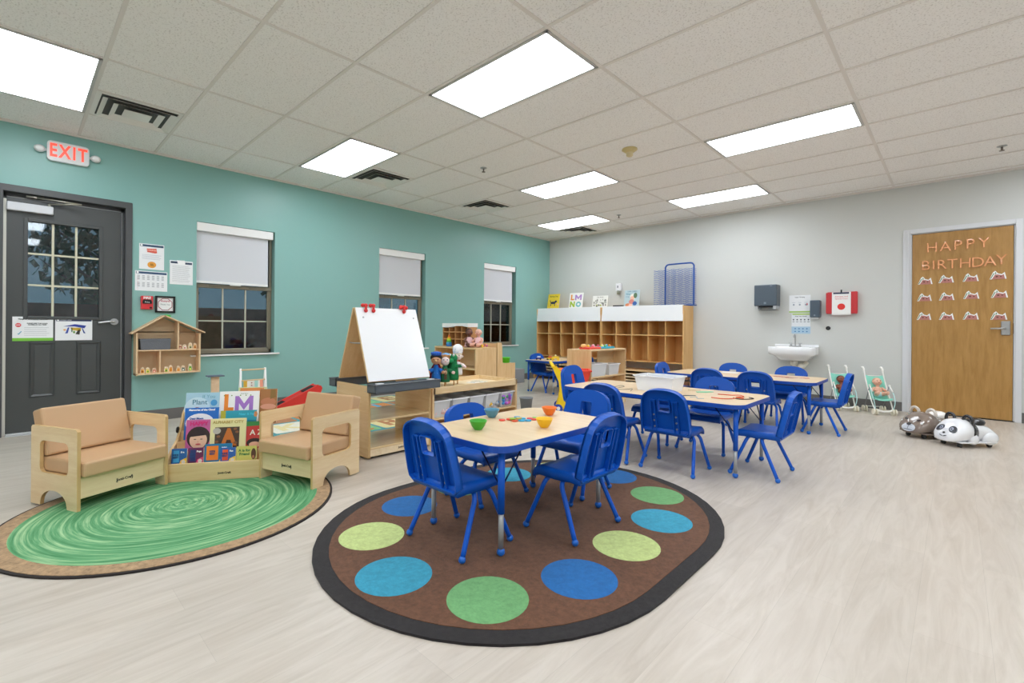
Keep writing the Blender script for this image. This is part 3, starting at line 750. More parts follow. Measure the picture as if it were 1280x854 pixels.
def afew(t,w,h):
    wr(t,'A is for\nFriend',.024,'#3F7A45',w*.4,h*.62); ell(t,w*.85,h*.5,w*.12,h*.35,'#5E3B2C'); ell(t,w*.84,h*.32,w*.05,h*.1,'#B57A58')
book('small yellow green book at the right end of the front row',.125,.105,'#CFC868',BP(.37,.026,.10),brz,.12,afew,gL)
def happy(t,w,h):
    pic(t,0,0,w,h,'#C7629C'); 
    ell(t,w*.50,h*.42,w*.46,h*.36,'#3A2A28'); ell(t,w*.50,h*.34,w*.34,h*.28,'#EBBFA4'); 
    poly(t,[(w*.15,h*.45),(w*.85,h*.5),(w*.8,h*.62),(w*.5,h*.72),(w*.2,h*.62)],'#35262A',d=.0020)
    for a in(.37,.62): ell(t,w*a,h*.37,w*.05,h*.012,'#2A1B1A',d=.0024)
    ell(t,w*.5,h*.21,w*.10,h*.025,'#C24B50',d=.0024); ell(t,w*.49,h*.29,w*.03,h*.02,'#DFA387',d=.0022)
    wr(t,'HAPPY',.036,'#D5307E',w*.5,h*.87,sx=1.0,bold=.0018,d=.003)
book('pink book with a smiling dark haired child on its cover',.155,.205,'#C7629C',BP(.04,.095,.175),brz,.14,happy,gL)
def alpha(t,w,h):
    pic(t,w*.14,h*.03,w*.82,h*.72,'#4A382E'); poly(t,[(w*.30,h*.1),(w*.42,h*.1),(w*.47,h*.3),(w*.58,h*.3),(w*.63,h*.1),(w*.76,h*.1),(w*.56,h*.68),(w*.48,h*.68)],'#C8702C',d=.0018)
    ell(t,w*.19,h*.60,w*.11,h*.10,'#BDB4AB',d=.0026); 
    for a,b_ in ((.2,.25),(.75,.55),(.72,.2),(.24,.42),(.7,.65)): ell(t,w*a,h*b_,w*.05,h*.04,'#8A5A3A',d=.0016)
    wr(t,'ALPHABET CITY',.0265,'#B59A50',w*.5,h*.88,bold=.0004)
book('cream book titled ALPHABET CITY with a silver seal in the second row',.222,.205,'#E9DFA6',BP(.187,.09,.178),brz,.14,alpha,gL)
def redabc(t,w,h):
    poly(t,[(0,h*.82),(w,h*.86),(w,h),(0,h)],'#3E8A48'); wr(t,'A Z',.05,'#F4EDE0',w*.45,h*.58,bold=.001); ell(t,w*.4,h*.2,w*.34,h*.17,'#2A1F20'); ell(t,w*.4,h*.13,w*.24,h*.11,'#E7B598',d=.002)
book('red book with green top and letters A Z beside the right armchair',.15,.180,'#C93A35',BP(.405,.10,.175),brz,.14,redabc,gL)
def members(t,w,h):
    ell(t,w*.45,h*.52,w*.42,h*.30,'#EEF2F7'); wr(t,'Memories of the Cloud',.017,'#FFFFFF',w*.5,h*.93,bold=.0008,d=.003); wr(t,'Dear Moon',.018,'#2C5EA8',w*.35,h*.66,d=.003)
book('blue book with a white cloud on its cover behind the pink book',.21,.215,'#1B6FCB',BP(.005,.165,.235),brz,.14,members,gL)
def tealb(t,w,h):
    pic(t,0,h*.55,w*.14,h,'#B8B23A'); pic(t,w*.14,h*.62,w,h,'#2E9FB4'); pic(t,w*.14,h*.56,w,h*.63,'#1B7F98'); wr(t,'Near & Far',.022,'#3FC0D8',w*.72,h*.86); ell(t,w*.97,h*.85,w*.05,h*.1,'#C98B58')
book('teal book standing in the third row behind the cream ALPHABET CITY book',.23,.19,'#2E9FB4',BP(.228,.16,.235),brz,.14,tealb,gL)
def plant(t,w,h):
    ell(t,w*.35,h*.55,w*.38,h*.32,'#C9E2EE'); ell(t,w*.84,h*.70,w*.10,h*.09,'#4F9FD0',d=.0016); wr(t,'Plant',.048,'#3E7F94',w*.42,h*.72,bold=.0004,d=.003); wr(t,'If You',.034,'#6FA5B5',w*.68,h*.88,bold=0,d=.003); ell(t,w*.35,h*.52,w*.1,h*.06,'#A64A38',d=.0022)
book('pale blue book titled Plant at the top left of the display',.213,.24,'#A9D0E2',BP(-.018,.235,.305),brz,.16,plant,gL)
def letL(t,x,z,w,h,c): poly(t,[(x,z),(x+w,z),(x+w,z+h*.24),(x+w*.42,z+h*.24),(x+w*.42,z+h),(x,z+h)],c)
def letM(t,x,z,w,h,c): poly(t,[(x,z),(x+w*.22,z),(x+w*.22,z+h*.55),(x+w*.5,z+h*.12),(x+w*.78,z+h*.55),(x+w*.78,z),(x+w,z),(x+w,z+h),(x+w*.8,z+h),(x+w*.5,z+h*.52),(x+w*.2,z+h),(x,z+h)],c)
def letN(t,x,z,w,h,c): poly(t,[(x,z),(x+w*.26,z),(x+w*.26,z+h*.55),(x+w*.74,z),(x+w,z),(x+w,z+h),(x+w*.74,z+h),(x+w*.74,z+h*.45),(x+w*.26,z+h),(x,z+h)],c)
def letO(t,x,z,w,h,c,bg): ell(t,x+w/2,z+h/2,w/2,h/2,c); ell(t,x+w/2,z+h/2,w*.24,h*.22,bg)
def lm(t,w,h):
    letL(t,w*.12,h*.42,w*.24,h*.50,'#EE8A2E'); letM(t,w*.39,h*.40,w*.46,h*.46,'#A878C8')
    wr(t,'Kate Berry',.011,'#5E7A50',w*.62,h*.93,bold=0); 
    for a in (.12,.3,.52,.66,.78): ell(t,w*a,h*.88,.004,.004,'#6C8A35')
book('white book with big orange L and purple M on the display',.258,.245,'#F6F5F3',BP(.197,.23,.305),brz,.16,lm,gL)
def bb(t,w,h): pic(t,w*.06,h*.72,w*.9,h*.98,'#D98A4A'); wr(t,'Bread',.02,'#C25A2A',w*.55,h*.86); 
book('tan and green book behind the white L M book',.19,.26,'#C8D49A',BP(.30,.29,.31),brz,.16,bb,gL)
def brown(t,w,h): 
    ell(t,w*.5,h*.62,w*.44,h*.12,'#C07C58'); ell(t,w*.5,h*.48,w*.46,h*.08,'#D79A80',d=.002); poly(t,[(w*.6,h*.7),(w*.95,h*.75),(w*.9,h*.98),(w*.62,h)],'#8A6A35')
book('brown illustrated book at the top right corner of the display',.115,.245,'#A9713F',BP(.455,.25,.315),brz,.16,brown,gL)
# ================================================================== EASEL STORAGE UNIT
ex0,ex1,ey0,ey1=2.43,2.945,1.465,2.063; ez=.565
eu=thing('storage_shelf','maple open shelf unit on casters carrying the whiteboard easel','shelf',((ex0+ex1)/2,(ey0+ey1)/2,0))
hx,hy=(ex1-ex0)/2,(ey1-ey0)/2
for sy,nm in ((-1,0),(1,0)):
    G().plate(rrect(-hx,.012,hx,ez,.008,2),[],.018,0,'xz',None,sy*(hy-.009),1).done('side_panel',[MAPLEX,EDGE],eu)
GLOSSW=wood('glossy_maple_shelf','#D8B985','#E4C899',axis=1,rough=.12)
for z in (.085,.30): G().b2((-hx+.005,-hy+.018,z-.012),(hx-.005,hy-.018,z+.004),.002).done('shelf_board',GLOSSW,eu)
G().b2((hx-.022,-hy+.018,.020),(hx-.006,hy-.018,.085),.002).done('kick_panel',PALE,eu)
G().b2((-hx+.006,-hy+.018,.020),(-hx+.022,hy-.018,.085),.002).done('kick_panel',PALE,eu)
text(BRAND,.02,BLACK,eu,(hx-.0055,.02,.052),WL,'maker_mark',bold=.0006)
c_=G()
for a in (-1,1):
    for b_ in (-1,1): c_.cyl((a*(hx-.05),b_*(hy-.06)-.01,.012),(a*(hx-.05),b_*(hy-.06)+.01,.012),.012)
c_.done('caster',BLACK,eu)
sc_=G()
for x in (-hx+.05,hx-.05): sc_.cyl((x,-hy-.001,ez-.04),(x,-hy,ez-.04),.004,n=8)
sc_.done('screw',STEEL,eu)
# A-frame easel standing on the unit
ea=thing('easel','tall A frame easel with a white marker board, grey tray and red clips','easel',((ex0+ex1)/2,(ey0+ey1)/2,ez))
ap=(.02,.615)       # apex x,z relative
def board(x0,x1,m,nm):
    dxx=x1-x0; ang=math.atan2(dxx,ap[1]-.03)
    L_=math.hypot(dxx,ap[1]-.03)
    M=Matrix.Translation((x0,0,.03))@Matrix.Rotation(ang,4,'Y')
    return M,L_
M1,L1=board(hx-.02,ap[0],0,'')
G().box((0,0,L1/2),(.014,2*hy-.005,L1),.004,0,M1).done('board_frame',MAPLE,ea)
G().box((.010,0,L1/2),(.004,2*hy-.012,L1-.006),.001,0,M1).done('whiteboard',WHITEG,ea)
M2,L2=board(-hx+.03,ap[0]-.02,0,'')
G().box((0,0,L2/2),(.014,2*hy-.005,L2),.004,0,M2).done('board_frame',MAPLE,ea)
hg=G()
for y in (-hy+.03,hy-.03):
    hg.tube([M1@Vector((-.01,y,L1*.52)),Vector((ap[0]-.05,y,ap[1]*.55-.01)),M2@Vector((.01,y,L2*.52))],.005,6)
hg.done('hinge_brace',STEEL,ea)
def tray(xc,sgn,nm='paint_tray'):
    g=G(); W=.115; y0=-hy-.012; y1=hy+.012; zt=.025; zb=-.045
    g.b2((xc,y0,zb),(xc+sgn*W,y1,zb+.006)); g.b2((xc,y0,zb),(xc+sgn*.006,y1,zt-.002)); g.b2((xc+sgn*(W-.006),y0,zb),(xc+sgn*W,y1,zt-.004),.002)
    g.b2((xc,y0,zb),(xc+sgn*W,y0+.006,zt)); g.b2((xc,y1-.006,zb),(xc+sgn*W,y1,zt)); g.b2((xc,y0,.008),(xc+sgn*(W-.004),y1,.012))
    g.b2((xc+sgn*(W-.02),y0,zt-.008),(xc+sgn*(W+.008),y1,zt),.003).b2((xc,y0-.006,zt-.006),(xc+sgn*W,y0+.012,zt),.002)
    return g.done(nm,GREYP,ea)
t1=tray(hx-.005,1); tray(-hx+.005,-1)
for y in (-hy+.06,hy-.05): G().lathe([(.0005,.0),(.034,0),(.034,.004),(.0005,.005)],(hx+.055,y,.022),20).done('cup_lid',mat('#C9CDD0',.25),t1)
wb=G()
for y in (-hy+.06,hy-.05): wb.cyl(M1@Vector((.011,y,L1*.86)),M1@Vector((.016,y,L1*.86)),.007,n=10)
wb.done('screw',STEEL,ea)
for y,rx in ((-hy+.09,.0),(-hy+.16,.012),(hy-.14,.02)):
    c=G(); P_=Vector((ap[0]+.012,y,ap[1]))
    c.ball(P_+Vector((-.028,0,.022)),(.014,.019,.016)); c.ball(P_+Vector((.016,.0,.020)),(.014,.019,.016)); c.ball(P_+Vector((.02,0,-.022)),(.012,.017,.016)); c.cyl(P_+Vector((.018,0,.02)),P_+Vector((.02,0,-.02)),.010); c.cyl(P_+Vector((-.028,0,.02)),P_+Vector((.016,0,.02)),.007)
    if y>0: c.ball(P_+Vector((.01,.028,.012)),(.014,.017,.016)); c.ball(P_+Vector((.01,-.028,.012)),(.014,.017,.016))
    c.done('clip',RED,ea)

# ================================================================== TRAY TOP STORAGE TABLE
tx0,tx1,ty0,ty1,tz=2.37,2.93,2.105,3.18,.50
tt=thing('sensory_table','low maple table with a tray top over a row of clear toy bins','storage table',((tx0+tx1)/2,(ty0+ty1)/2,0))
hx,hy=(tx1-tx0)/2,(ty1-ty0)/2
for sy in (-1,1): G().b2((-hx+.01,sy*hy-.011,.0),(hx-.004,sy*hy+.011,tz-.006),.003).done('side_panel',MAPLE,tt)
r_=G(); r_.b2((hx-.02,-hy,tz-.06),(hx,hy,tz),.003).b2((-hx,-hy,tz-.06),(-hx+.02,hy,tz),.003)
r_.b2((-hx,-hy,tz-.06),(hx,-hy+.02,tz+.0005),.003).b2((-hx,hy-.02,tz-.06),(hx,hy,tz+.0005),.003)
r_.done('tray_rim',wood('maple_rim','#DDBB88','#EACFA3',axis=1),tt)
G().b2((-hx+.015,-hy+.015,tz-.05),(hx-.015,hy-.015,tz-.04)).done('tray_bottom',PALE,tt)
for z in (.225,.05): G().b2((-hx+.01,-hy+.01,z-.014),(hx-.006,hy-.01,z),.002).done('shelf_board',MAPLEY,tt)
G().b2((-hx+.01,-hy+.01,0),(-hx+.02,hy-.01,tz-.05)).done('back_panel',MAPLEY,tt)
def clear_bin(name_lbl,pos,dx,dy,h,fill,grp,rz=0,lid=False):
    """open clear plastic bin, dx,dy at rim"""
    t=thing('clear_plastic_bin',name_lbl,'bin',pos,rz,grp)
    g=G(); k=.86
    def ring(sx,sy,z): return [(-sx/2,-sy/2,z),(sx/2,-sy/2,z),(sx/2,sy/2,z),(-sx/2,sy/2,z)]
    vs=ring(dx*k,dy*k,0)+ring(dx,dy,h)+ring(dx-.004,dy-.004,h)+ring(dx*k-.004,dy*k-.004,.003)
    fs=[(3,2,1,0)]+[(i,(i+1)%4,(i+1)%4+4,i+4) for i in range(4)]+[(i+8,(i+1)%4+8,(i+1)%4+12,i+12)[::-1] for i in range(4)]+[(12,13,14,15)]
    g.add(vs,fs); g.done('bin_body',CLEAR,t)
    r=G(); e=.010
    r.b2((-dx/2-e,-dy/2-e,h-.008),(dx/2+e,-dy/2,h+.003),.002).b2((-dx/2-e,dy/2,h-.008),(dx/2+e,dy/2+e,h+.003),.002).b2((-dx/2-e,-dy/2,h-.008),(-dx/2,dy/2,h+.003),.002).b2((dx/2,-dy/2,h-.008),(dx/2+e,dy/2,h+.003),.002)
    r.done('bin_rim',CLEARRIM,t)
    return t
def toys(pos,sx,sy,h,cols,n,lbl,nm='small_toys',r=.018,seed=1):
    rn=random.Random(seed); g=G(); ms=[mat(c,.45) for c in cols]
    for k in range(n):
        p=(rn.uniform(-sx/2,sx/2),rn.uniform(-sy/2,sy/2),rn.uniform(r,h))
        q=r*rn.uniform(.7,1.2)
        R=Euler((rn.random()*6,rn.random()*6,rn.random()*6)).to_matrix().to_4x4()
        if rn.random()<.5: g.ball(p,(q,q*.8,q*.7),k%len(ms),None,8,5)
        else: g.box((0,0,0),(q*2,q*1.2,q),q*.2,k%len(ms),Matrix.Translation(p)@R,1)
    o=g.done(nm,ms); o.location=pos
    return tag(o,lbl,'toys',None,'stuff')
bw=(1.075-.022)/5
BL=[('clear bin with pinkish toys, leftmost in the row under the tray table',['#D9A8A0','#E8D8D4','#C9B0AC'],16),
    ('clear bin second from left under the tray table, mostly behind a blue chair',['#C9C2BC','#D8B8B0'],10),
    ('clear bin in the middle of the row under the tray table',['#9DA7B0','#C0C6CC'],10),
    ('clear bin with a yellow toy, fourth from left under the tray table',['#E8B93C','#A8ADB2','#D8D2C8'],9),
    ('clear bin with purple and green toys, rightmost under the tray table',['#9A55C0','#D05A90','#4FA060','#4C9AD8','#C070D0'],34)]
for k,(lb,cl,n) in enumerate(BL):
    y=ty0+.011+bw*(k+.5)
    clear_bin(lb,(tx1-.17,y,.226),.30,bw-.03,.15,None,'clear bins under the tray table')
    toys((tx1-.09,y,.232),.14,bw-.075,.10 if k==4 else .05,cl,n*2,['pale pink toys in the left end clear bin','pale toys in the second clear bin','grey toys in the middle clear bin','yellow and grey toys in the fourth clear bin','purple and pink toys in the right end clear bin'][k],r=.024,seed=k)
# flat cards lying in the tray
for k,(x,y,a,c,lb) in enumerate(((2.62,2.85,.3,'#EDE9DF','white card lying in the tray, beside the blue grey one'),(2.70,2.96,-.2,'#DCE2E0','pale blue grey card lying in the wooden tray'),(2.56,2.97,.8,'#E2D9C4','cream card lying at the back of the wooden tray'),(2.75,2.78,.1,'#C9CFC9','grey green card lying near the front rim of the wooden tray'))):
    o=G().plate(rrect(-.06,-.045,.06,.045,.01),[],.003,0,'xy',None,.0015).add([(-.03,-.01,.0032),(.03,-.012,.0032),(.028,.012,.0032),(-.028,.012,.0032)],[(0,1,2,3)],1).done('picture_card',[mat(c,.6),mat('#6A7A80',.6)],None,(x,y,tz-.0395),(0,0,a)); tag(o,lb,'card','cards in the tray')

# ---- hand puppets on a wooden rod stand
px0,py0,pz=2.70,2.42,tz-.04
st=thing('puppet_stand','wooden puppet stand with upright rods on the tray table','stand',(px0,py0,pz))
G().b2((-.09,-.19,0),(.09,.19,.018),.003).done('stand_base',MAPLEY,st)
RODS=[(.05,-.15,.10),(.06,-.055,.09),(-.02,-.10,.10),(.06,.055,.12),(-.03,.03,.1),(.01,.145,.14)]
for (x,y,h) in RODS: G().tube([(x,y,.016),(x,y,h+.09)],.0055,8).done('rod',mat('#C79A62',.5),st)
FUR=dict(bump=.8,bscale=160)
def pup(label,x,y,z,rz):
    t=thing('hand_puppet',label,'puppet',(px0+x,py0+y,z),rz,'hand puppets on the stand'); t.scale=(.9,.9,.9); return t
def body(t,c,w=.055,h=.15,arms=True,armc=None,hands='#F4E3DC',base=.0):
    m_=mat(c,.9,**FUR)
    G().lathe([(.001,0),(w,.0),(w*1.05,.02),(w*.9,h*.5),(w*.55,h*.85),(w*.35,h)],n=18).done('robe',m_,t)
    if arms:
        for s in (-1,1):
            G().tube([(s*w*.4,.0,h*.72),(s*w*1.1,.02,h*.66),(s*w*1.45,.045,h*.60)],[.020,.021,.019],10).done('sleeve',mat(armc or c,.9,**FUR),t)
            G().ball((s*w*1.55,.052,h*.58),(.019,.018,.017)).done('hand',mat(hands,.8),t)
def eyes(t,z,y,dx=.018,r=.006,c='#1B1B1E'):
    for s in (-1,1): G().ball((s*dx,y,z),r,u=8,w=6).done('eye',mat(c,.2),t)
FC=math.atan2(-.75,-.66)+0   # facing the camera side: local +Y towards (+x,-y)
FZ=fa(.76,-.65)
Z0=pz+.078
p=pup('hand puppet with blue crown cap, black hair and blue star dress',.05,-.15,Z0-.01,FZ)
body(p,'#1668C0',.047,.17,True,'#1668C0','#B98A66'); G().plate([(-.075,.0),(.075,.0),(.06,.12),(.03,.175),(-.03,.175),(-.06,.12)],[],.012,0,'xz',None,-.052).done('cape',mat('#8E1B2A',.9,**FUR),p)
G().ball((0,.005,.222),(.052,.05,.048),u=18,w=12).done('head',mat('#C99A78',.85,bump=.3),p); G().ball((0,.053,.215),(.011,.012,.010)).done('nose',mat('#E0C08E',.7),p); eyes(p,.228,.049,.021,.0065,'#7A5A44')
G().ball((0,-.008,.242),(.060,.055,.045),u=18,w=10).done('hair',mat('#17151A',.9,**FUR),p)
cap=G().lathe([(.050,.0),(.053,.012),(.045,.028),(.028,.036),(.001,.038)],(0,-.012,.268),18); cap.done('cap',mat('#1E5CC0',.8,**FUR),p)
cr=G()
for k in range(7): a=PI*.15+k*PI*.7/6; cr.ball((.050*math.cos(a),.046*math.sin(a)-.010,.288),(.010,.008,.013))
cr.done('crown_points',mat('#2A6AD0',.6),p)
G().plate([( .020*(1 if k%2==0 else .45)*math.sin(k*PI/5),.020*(1 if k%2==0 else .45)*math.cos(k*PI/5)) for k in range(10)],[],.002,0,'xz',Matrix.Translation((0,.038,.085))@Matrix.Rotation(.12,4,'X'),0).done('star',mat('#9CC4EA',.6),p)
p=pup('hand puppet with brown hair, pale face and green cloak',.055,-.05,Z0-.02,FZ+.15)
body(p,'#1F6E45',.052,.17,True,'#1F6E45','#F0CFC8'); G().ball((0,.004,.218),(.048,.046,.052),u=18,w=12).done('head',mat('#EFDCD8',.85,bump=.3),p); G().ball((0,.05,.212),(.009,.010,.008)).done('nose',mat('#E8B8B0',.7),p); eyes(p,.23,.044,.018)
hr=G().ball((0,-.012,.238),(.056,.05,.045),u=16,w=10); hr.ball((-.035,-.005,.262),(.022,.024,.016)); hr.ball((.03,0,.26),(.026,.024,.016)); hr.done('hair',mat('#9A6A3C',.9,**FUR),p)
G().b2((-.014,.05,.03),(.014,.056,.14),.003).done('vest',mat('#5A4232',.8),p); G().ball((0,.056,.10),(.017,.014,.022)).done('pouch',mat('#B99A78',.8),p)
p=pup('green dragon hand puppet in the middle of the puppet group',.05,.055,Z0-.01,FZ-.5)
m_=mat('#127A45',.9,**FUR)
G().lathe([(.001,0),(.058,0),(.062,.03),(.055,.10),(.045,.16),(.04,.20)],n=18).done('body',m_,p)
G().ball((0,.0,.228),(.045,.048,.045),u=18,w=12).done('head',m_,p); G().ball((0,.062,.205),(.034,.045,.026),u=16,w=10).done('snout',mat('#178A50',.9,**FUR),p)
for s in (-1,1):
    G().ball((s*.02,.030,.262),(.012,.012,.013)).done('eye',WHITE,p); G().ball((s*.02,.041,.264),.005,u=8,w=6).done('pupil',BLACK,p)
    G().tube([(s*.04,.01,.15),(s*.065,.04,.145),(s*.07,.06,.155)],[.018,.019,.016],10).done('arm',m_,p)
sp=G()
for k in range(5): sp.ball((0,-.045-.004*k,.25-k*.04),(.006,.014,.016))
sp.done('spines',mat('#3FA86A',.8),p)
p=pup('hand puppet with tall white patterned cap and red bow tie',.01,.145,Z0+.03,FZ-.1)
body(p,'#EDEBEC',.05,.155,True,'#F1E6E4','#F6DADA'); G().ball((0,.004,.200),(.046,.044,.046),u=18,w=12).done('head',mat('#EBD9CF',.85,bump=.3),p)
G().ball((0,.05,.195),(.012,.013,.010)).done('nose',mat('#E3C5B8',.7),p); eyes(p,.21,.042,.018)
for s in (-1,1): G().ball((s*.048,.0,.195),(.014,.010,.014)).done('ear',mat('#E6CFC3',.8),p)
G().lathe([(.045,.0),(.052,.012),(.056,.05),(.048,.085),(.02,.105),(.001,.108)],(0,-.004,.222),18).done('cap',mat('#F4F4F6',.9,bump=.5,bscale=90),p)
G().lathe([(.048,.0),(.051,.008),(.048,.016)],(0,-.004,.220),18).done('cap_band',mat('#D8C7A8',.8),p)
dt=G()
for k in range(14):
    a=k*2.4; z=.24+.06*((k*7)%10)/10; dt.ball((.055*math.sin(a),.055*math.cos(a)-.004,z),.004,u=6,w=4)
dt.done('cap_dots',mat('#8FA8D0',.7),p)
G().lathe([(.045,.115),(.055,.10),(.058,.085),(.05,.08)],n=18).done('collar',mat('#1E6B40',.9),p)
bwt=G().add([(-.028,.05,.165),(-.028,.05,.14),(0,.055,.152),(.028,.05,.165),(.028,.05,.14),(-.028,.058,.165),(-.028,.058,.14),(.028,.058,.165),(.028,.058,.14)],[(0,1,2),(3,2,4),(5,2,6),(7,8,2),(0,5,6,1),(3,4,8,7),(0,2,5),(3,7,2),(1,6,2),(4,2,8)]).ball((0,.056,.152),.008,u=8,w=6); bwt.done('bow_tie',RED,p)
p=pup('hand puppet with a pale blue hat, behind the brown haired and green ones',-.03,.03,Z0+.02,FZ)
body(p,'#1B5A8A',.045,.15,False); G().ball((0,.0,.19),(.04,.04,.042),u=16,w=10).done('head',mat('#E5C2B0',.85),p); G().lathe([(.06,0),(.042,.012),(.038,.04),(.001,.05)],(0,0,.20),18).done('hat',mat('#7FB6E4',.8,**FUR),p)
p=pup('hand puppet with a dark red hood, at the back behind the blue capped one',-.02,-.10,Z0-.0,FZ)
body(p,'#141E50',.045,.16,False); G().ball((0,.0,.205),(.04,.04,.042),u=16,w=10).done('head',mat('#F0D8D0',.85),p); G().ball((.0,-.012,.215),(.05,.045,.048),u=16,w=10).done('hood',mat('#A83240',.9,**FUR),p)

# ================================================================== PLAY UNITS AGAINST THE TEAL WALL
u1=thing('play_cupboard','maple cupboard with open front and plain end, dolls sitting on its top','cupboard',(1.445,3.785,0))
uh=.765; hx,hy=.415,.185
G().b2((-hx,-hy,uh-.02),(hx,hy,uh),.003).done('top',MAPLEX,u1)
for sx in (-1,1): G().b2((sx*hx-.009*(1+sx),-hy,.0),(sx*hx+.009*(1-sx),hy,uh-.02),.002).done('end_panel',MAPLE,u1)
for z in (.06,.50): G().b2((-hx+.018,-hy+.004,z-.016),(hx-.018,hy-.004,z),.001).done('shelf_board',MAPLEX,u1)
G().b2((-hx+.01,hy-.008,.0),(hx-.01,hy,uh-.02)).done('back_panel',PALE,u1)
G().b2((.05,-hy+.002,.06),(.066,hy-.01,.50)).done('divider',MAPLE,u1)
G().b2((.20,-hy+.02,.062),(.215,hy-.03,.28),.002).b2((.25,-hy+.02,.062),(.268,hy-.03,.30),.002).done('tray_divider',MAPLE,u1)
u2=thing('play_sink_unit','maple play kitchen with a stepped side, its low counter carrying a green tub','play kitchen',(1.445,4.16,0))
side2=[(-.175,0),(.175,0),(.175,.548),(-.06,.552),(-.072,.57),(-.085,.80),(-.10,.825),(-.175,.825)]
for x in (-.415,.397): G().plate(side2,[],.018,0,'yz',None,x+.009,1).done('side_panel',[MAPLE,EDGE],u2)
G().b2((-.4,-.175,0),(.4,-.162,.815),.002).b2((-.4,-.16,.53),(.4,.17,.545),.002).b2((-.4,.155,0),(.4,.168,.53),.002).done('carcass',MAPLEX,u2)
G().b2((-.4,-.15,.80),(.4,-.09,.812),.002).done('top_rail',MAPLEX,u2)
t=thing('tub','bright green plastic tub on the low counter of the play kitchen','tub',(1.745,4.265,.5455))
G().lathe([(.001,0),(.055,0),(.062,.065),(.068,.067),(.068,.073),(.059,.073),(.050,.006),(.001,.006)],n=20).done('tub_body',mat('#55D42A',.4),t)
# small pigeonhole house on top of the cupboard
pg=thing('pigeonhole_rack','small wooden pigeonhole rack with a wavy white roof on the cupboard top','rack',(1.33,3.79,uh),0)
hw=.255; d=.08
fr_=G()
for x in (-hw,-hw/2,0,hw/2,hw): fr_.b2((x-.006,-d,0),(x+.006,d,.285))
for z in (.006,.10,.195): fr_.b2((-hw,-d,z-.006),(hw,d,z+.006))
fr_.b2((-hw,d-.006,0),(hw,d,.285)); fr_.done('frame',mat('#C49360',.5),pg)
roof=[(-hw-.01+(2*hw+.02)*k/12,.268+.012*math.sin(k*.52-2.6)) for k in range(13)]+[(hw+.01-(2*hw+.02)*k/12,.315) for k in range(13)]
G().plate(roof,[],2*d+.02,0,'xz').done('roof',WHITE,pg)
s=thing('stacking_rings','rainbow stacking ring toy in front of the pigeonhole rack','toy',(1.27,3.655,uh))
for k,(c,r,z) in enumerate((('#2F7FD0',.037,.016),('#38A0D8',.035,.045),('#57B848',.030,.071),('#C8D83A',.026,.094),('#F0B62A',.021,.114))):
    G().lathe([(.006,-.013),(r,-.012),(r+.004,0),(r,.012),(.006,.013)],(0,0,z),18).done('ring',mat(c,.4),s)
G().ball((0,0,.138),(.013,.013,.015)).done('knob',mat('#E86A2A',.4),s)
def doll(label,pos,rz,skin,dress,grp,pose='sit',hair=None,scale=1.,hat=None,diaper=False):
    t=thing('baby_doll',label,'doll',pos,rz,grp); t.scale=(scale,)*3
    sk=mat(skin,.55); b_=G()
    b_.ball((0,0,.075),(.042,.034,.06),u=16,w=10); b_.ball((0,0,.03),(.046,.04,.034),u=16,w=10)
    b_.tube([(0,0,.12),(0,.004,.155)],[.02,.018],10)
    b_.ball((0,.006,.188),(.044,.046,.046),u=20,w=14); b_.ball((-.018,.044,.176),(.014,.010,.012)); b_.ball((.018,.044,.176),(.014,.010,.012)); b_.ball((0,.051,.186),(.006,.006,.005))
    for s in (-1,1):
        b_.ball((s*.044,.004,.186),(.007,.01,.012))
        b_.tube(smoothpath([(s*.036,0,.112),(s*.062,.018,.085),(s*.055,.055,.072)],4),[.018]*3+[.0165]*3+[.014]*3,10)
        b_.ball((s*.054,.064,.072),(.013,.014,.011))
        b_.tube(smoothpath([(s*.024,.012,.028),(s*.045,.07,.034),(s*.048,.12,.024)],4),[.026]*3+[.023]*3+[.016]*3,10)
        b_.ball((s*.049,.132,.032),(.014,.015,.022))
    for s in (-1,1):
        for f_ in range(4): b_.tube([(s*(.046+.005*f_),.072,.074),(s*(.046+.005*f_),.082,.070)],[.0035,.003],5)
    body_=b_.done('body',sk,t)
    G().ball((-.017,.049,.195),(.005,.003,.005),u=8,w=6).ball((.017,.049,.195),(.005,.003,.005),u=8,w=6).done('eye',mat('#2A3A55',.2),t)
    G().ball((0,.0505,.170),(.009,.004,.003),u=8,w=6).done('mouth',mat('#B84A4A',.4),t)
    if hair: G().ball((0,-.006,.200),(.046,.046,.043),u=18,w=10).done('hair',mat(hair,.8),t)
    if diaper: G().ball((0,.004,.03),(.051,.047,.037),u=16,w=10).done('diaper',mat(dress,.8,bump=.5,bscale=60),t)
    else: 
        G().lathe([(.023,.128),(.045,.108),(.05,.07),(.058,.02),(.064,.006)],n=18).done('dress',mat(dress,.85,bump=.4),t)
    return t
doll('brown skinned baby doll lying back beside the pink dressed doll on the cupboard',(1.60,3.72,uh+.006),fa(.8,-.35),'#6E4638','#E8C0C4','dolls on the cupboard',hair='#3A2620')
doll('baby doll in a pale pink dress sitting on the cupboard top',(1.72,3.78,uh+.006),fa(.3,-.9),'#E9B4A0','#F0C4C8','dolls on the cupboard')
t=toys((1.80,3.80,uh),.03,.10,.035,['#C05AB8','#F0A030','#2858A8','#F2D24A'],9,'small purple, orange and blue toys beside the pink dressed doll',seed=5)

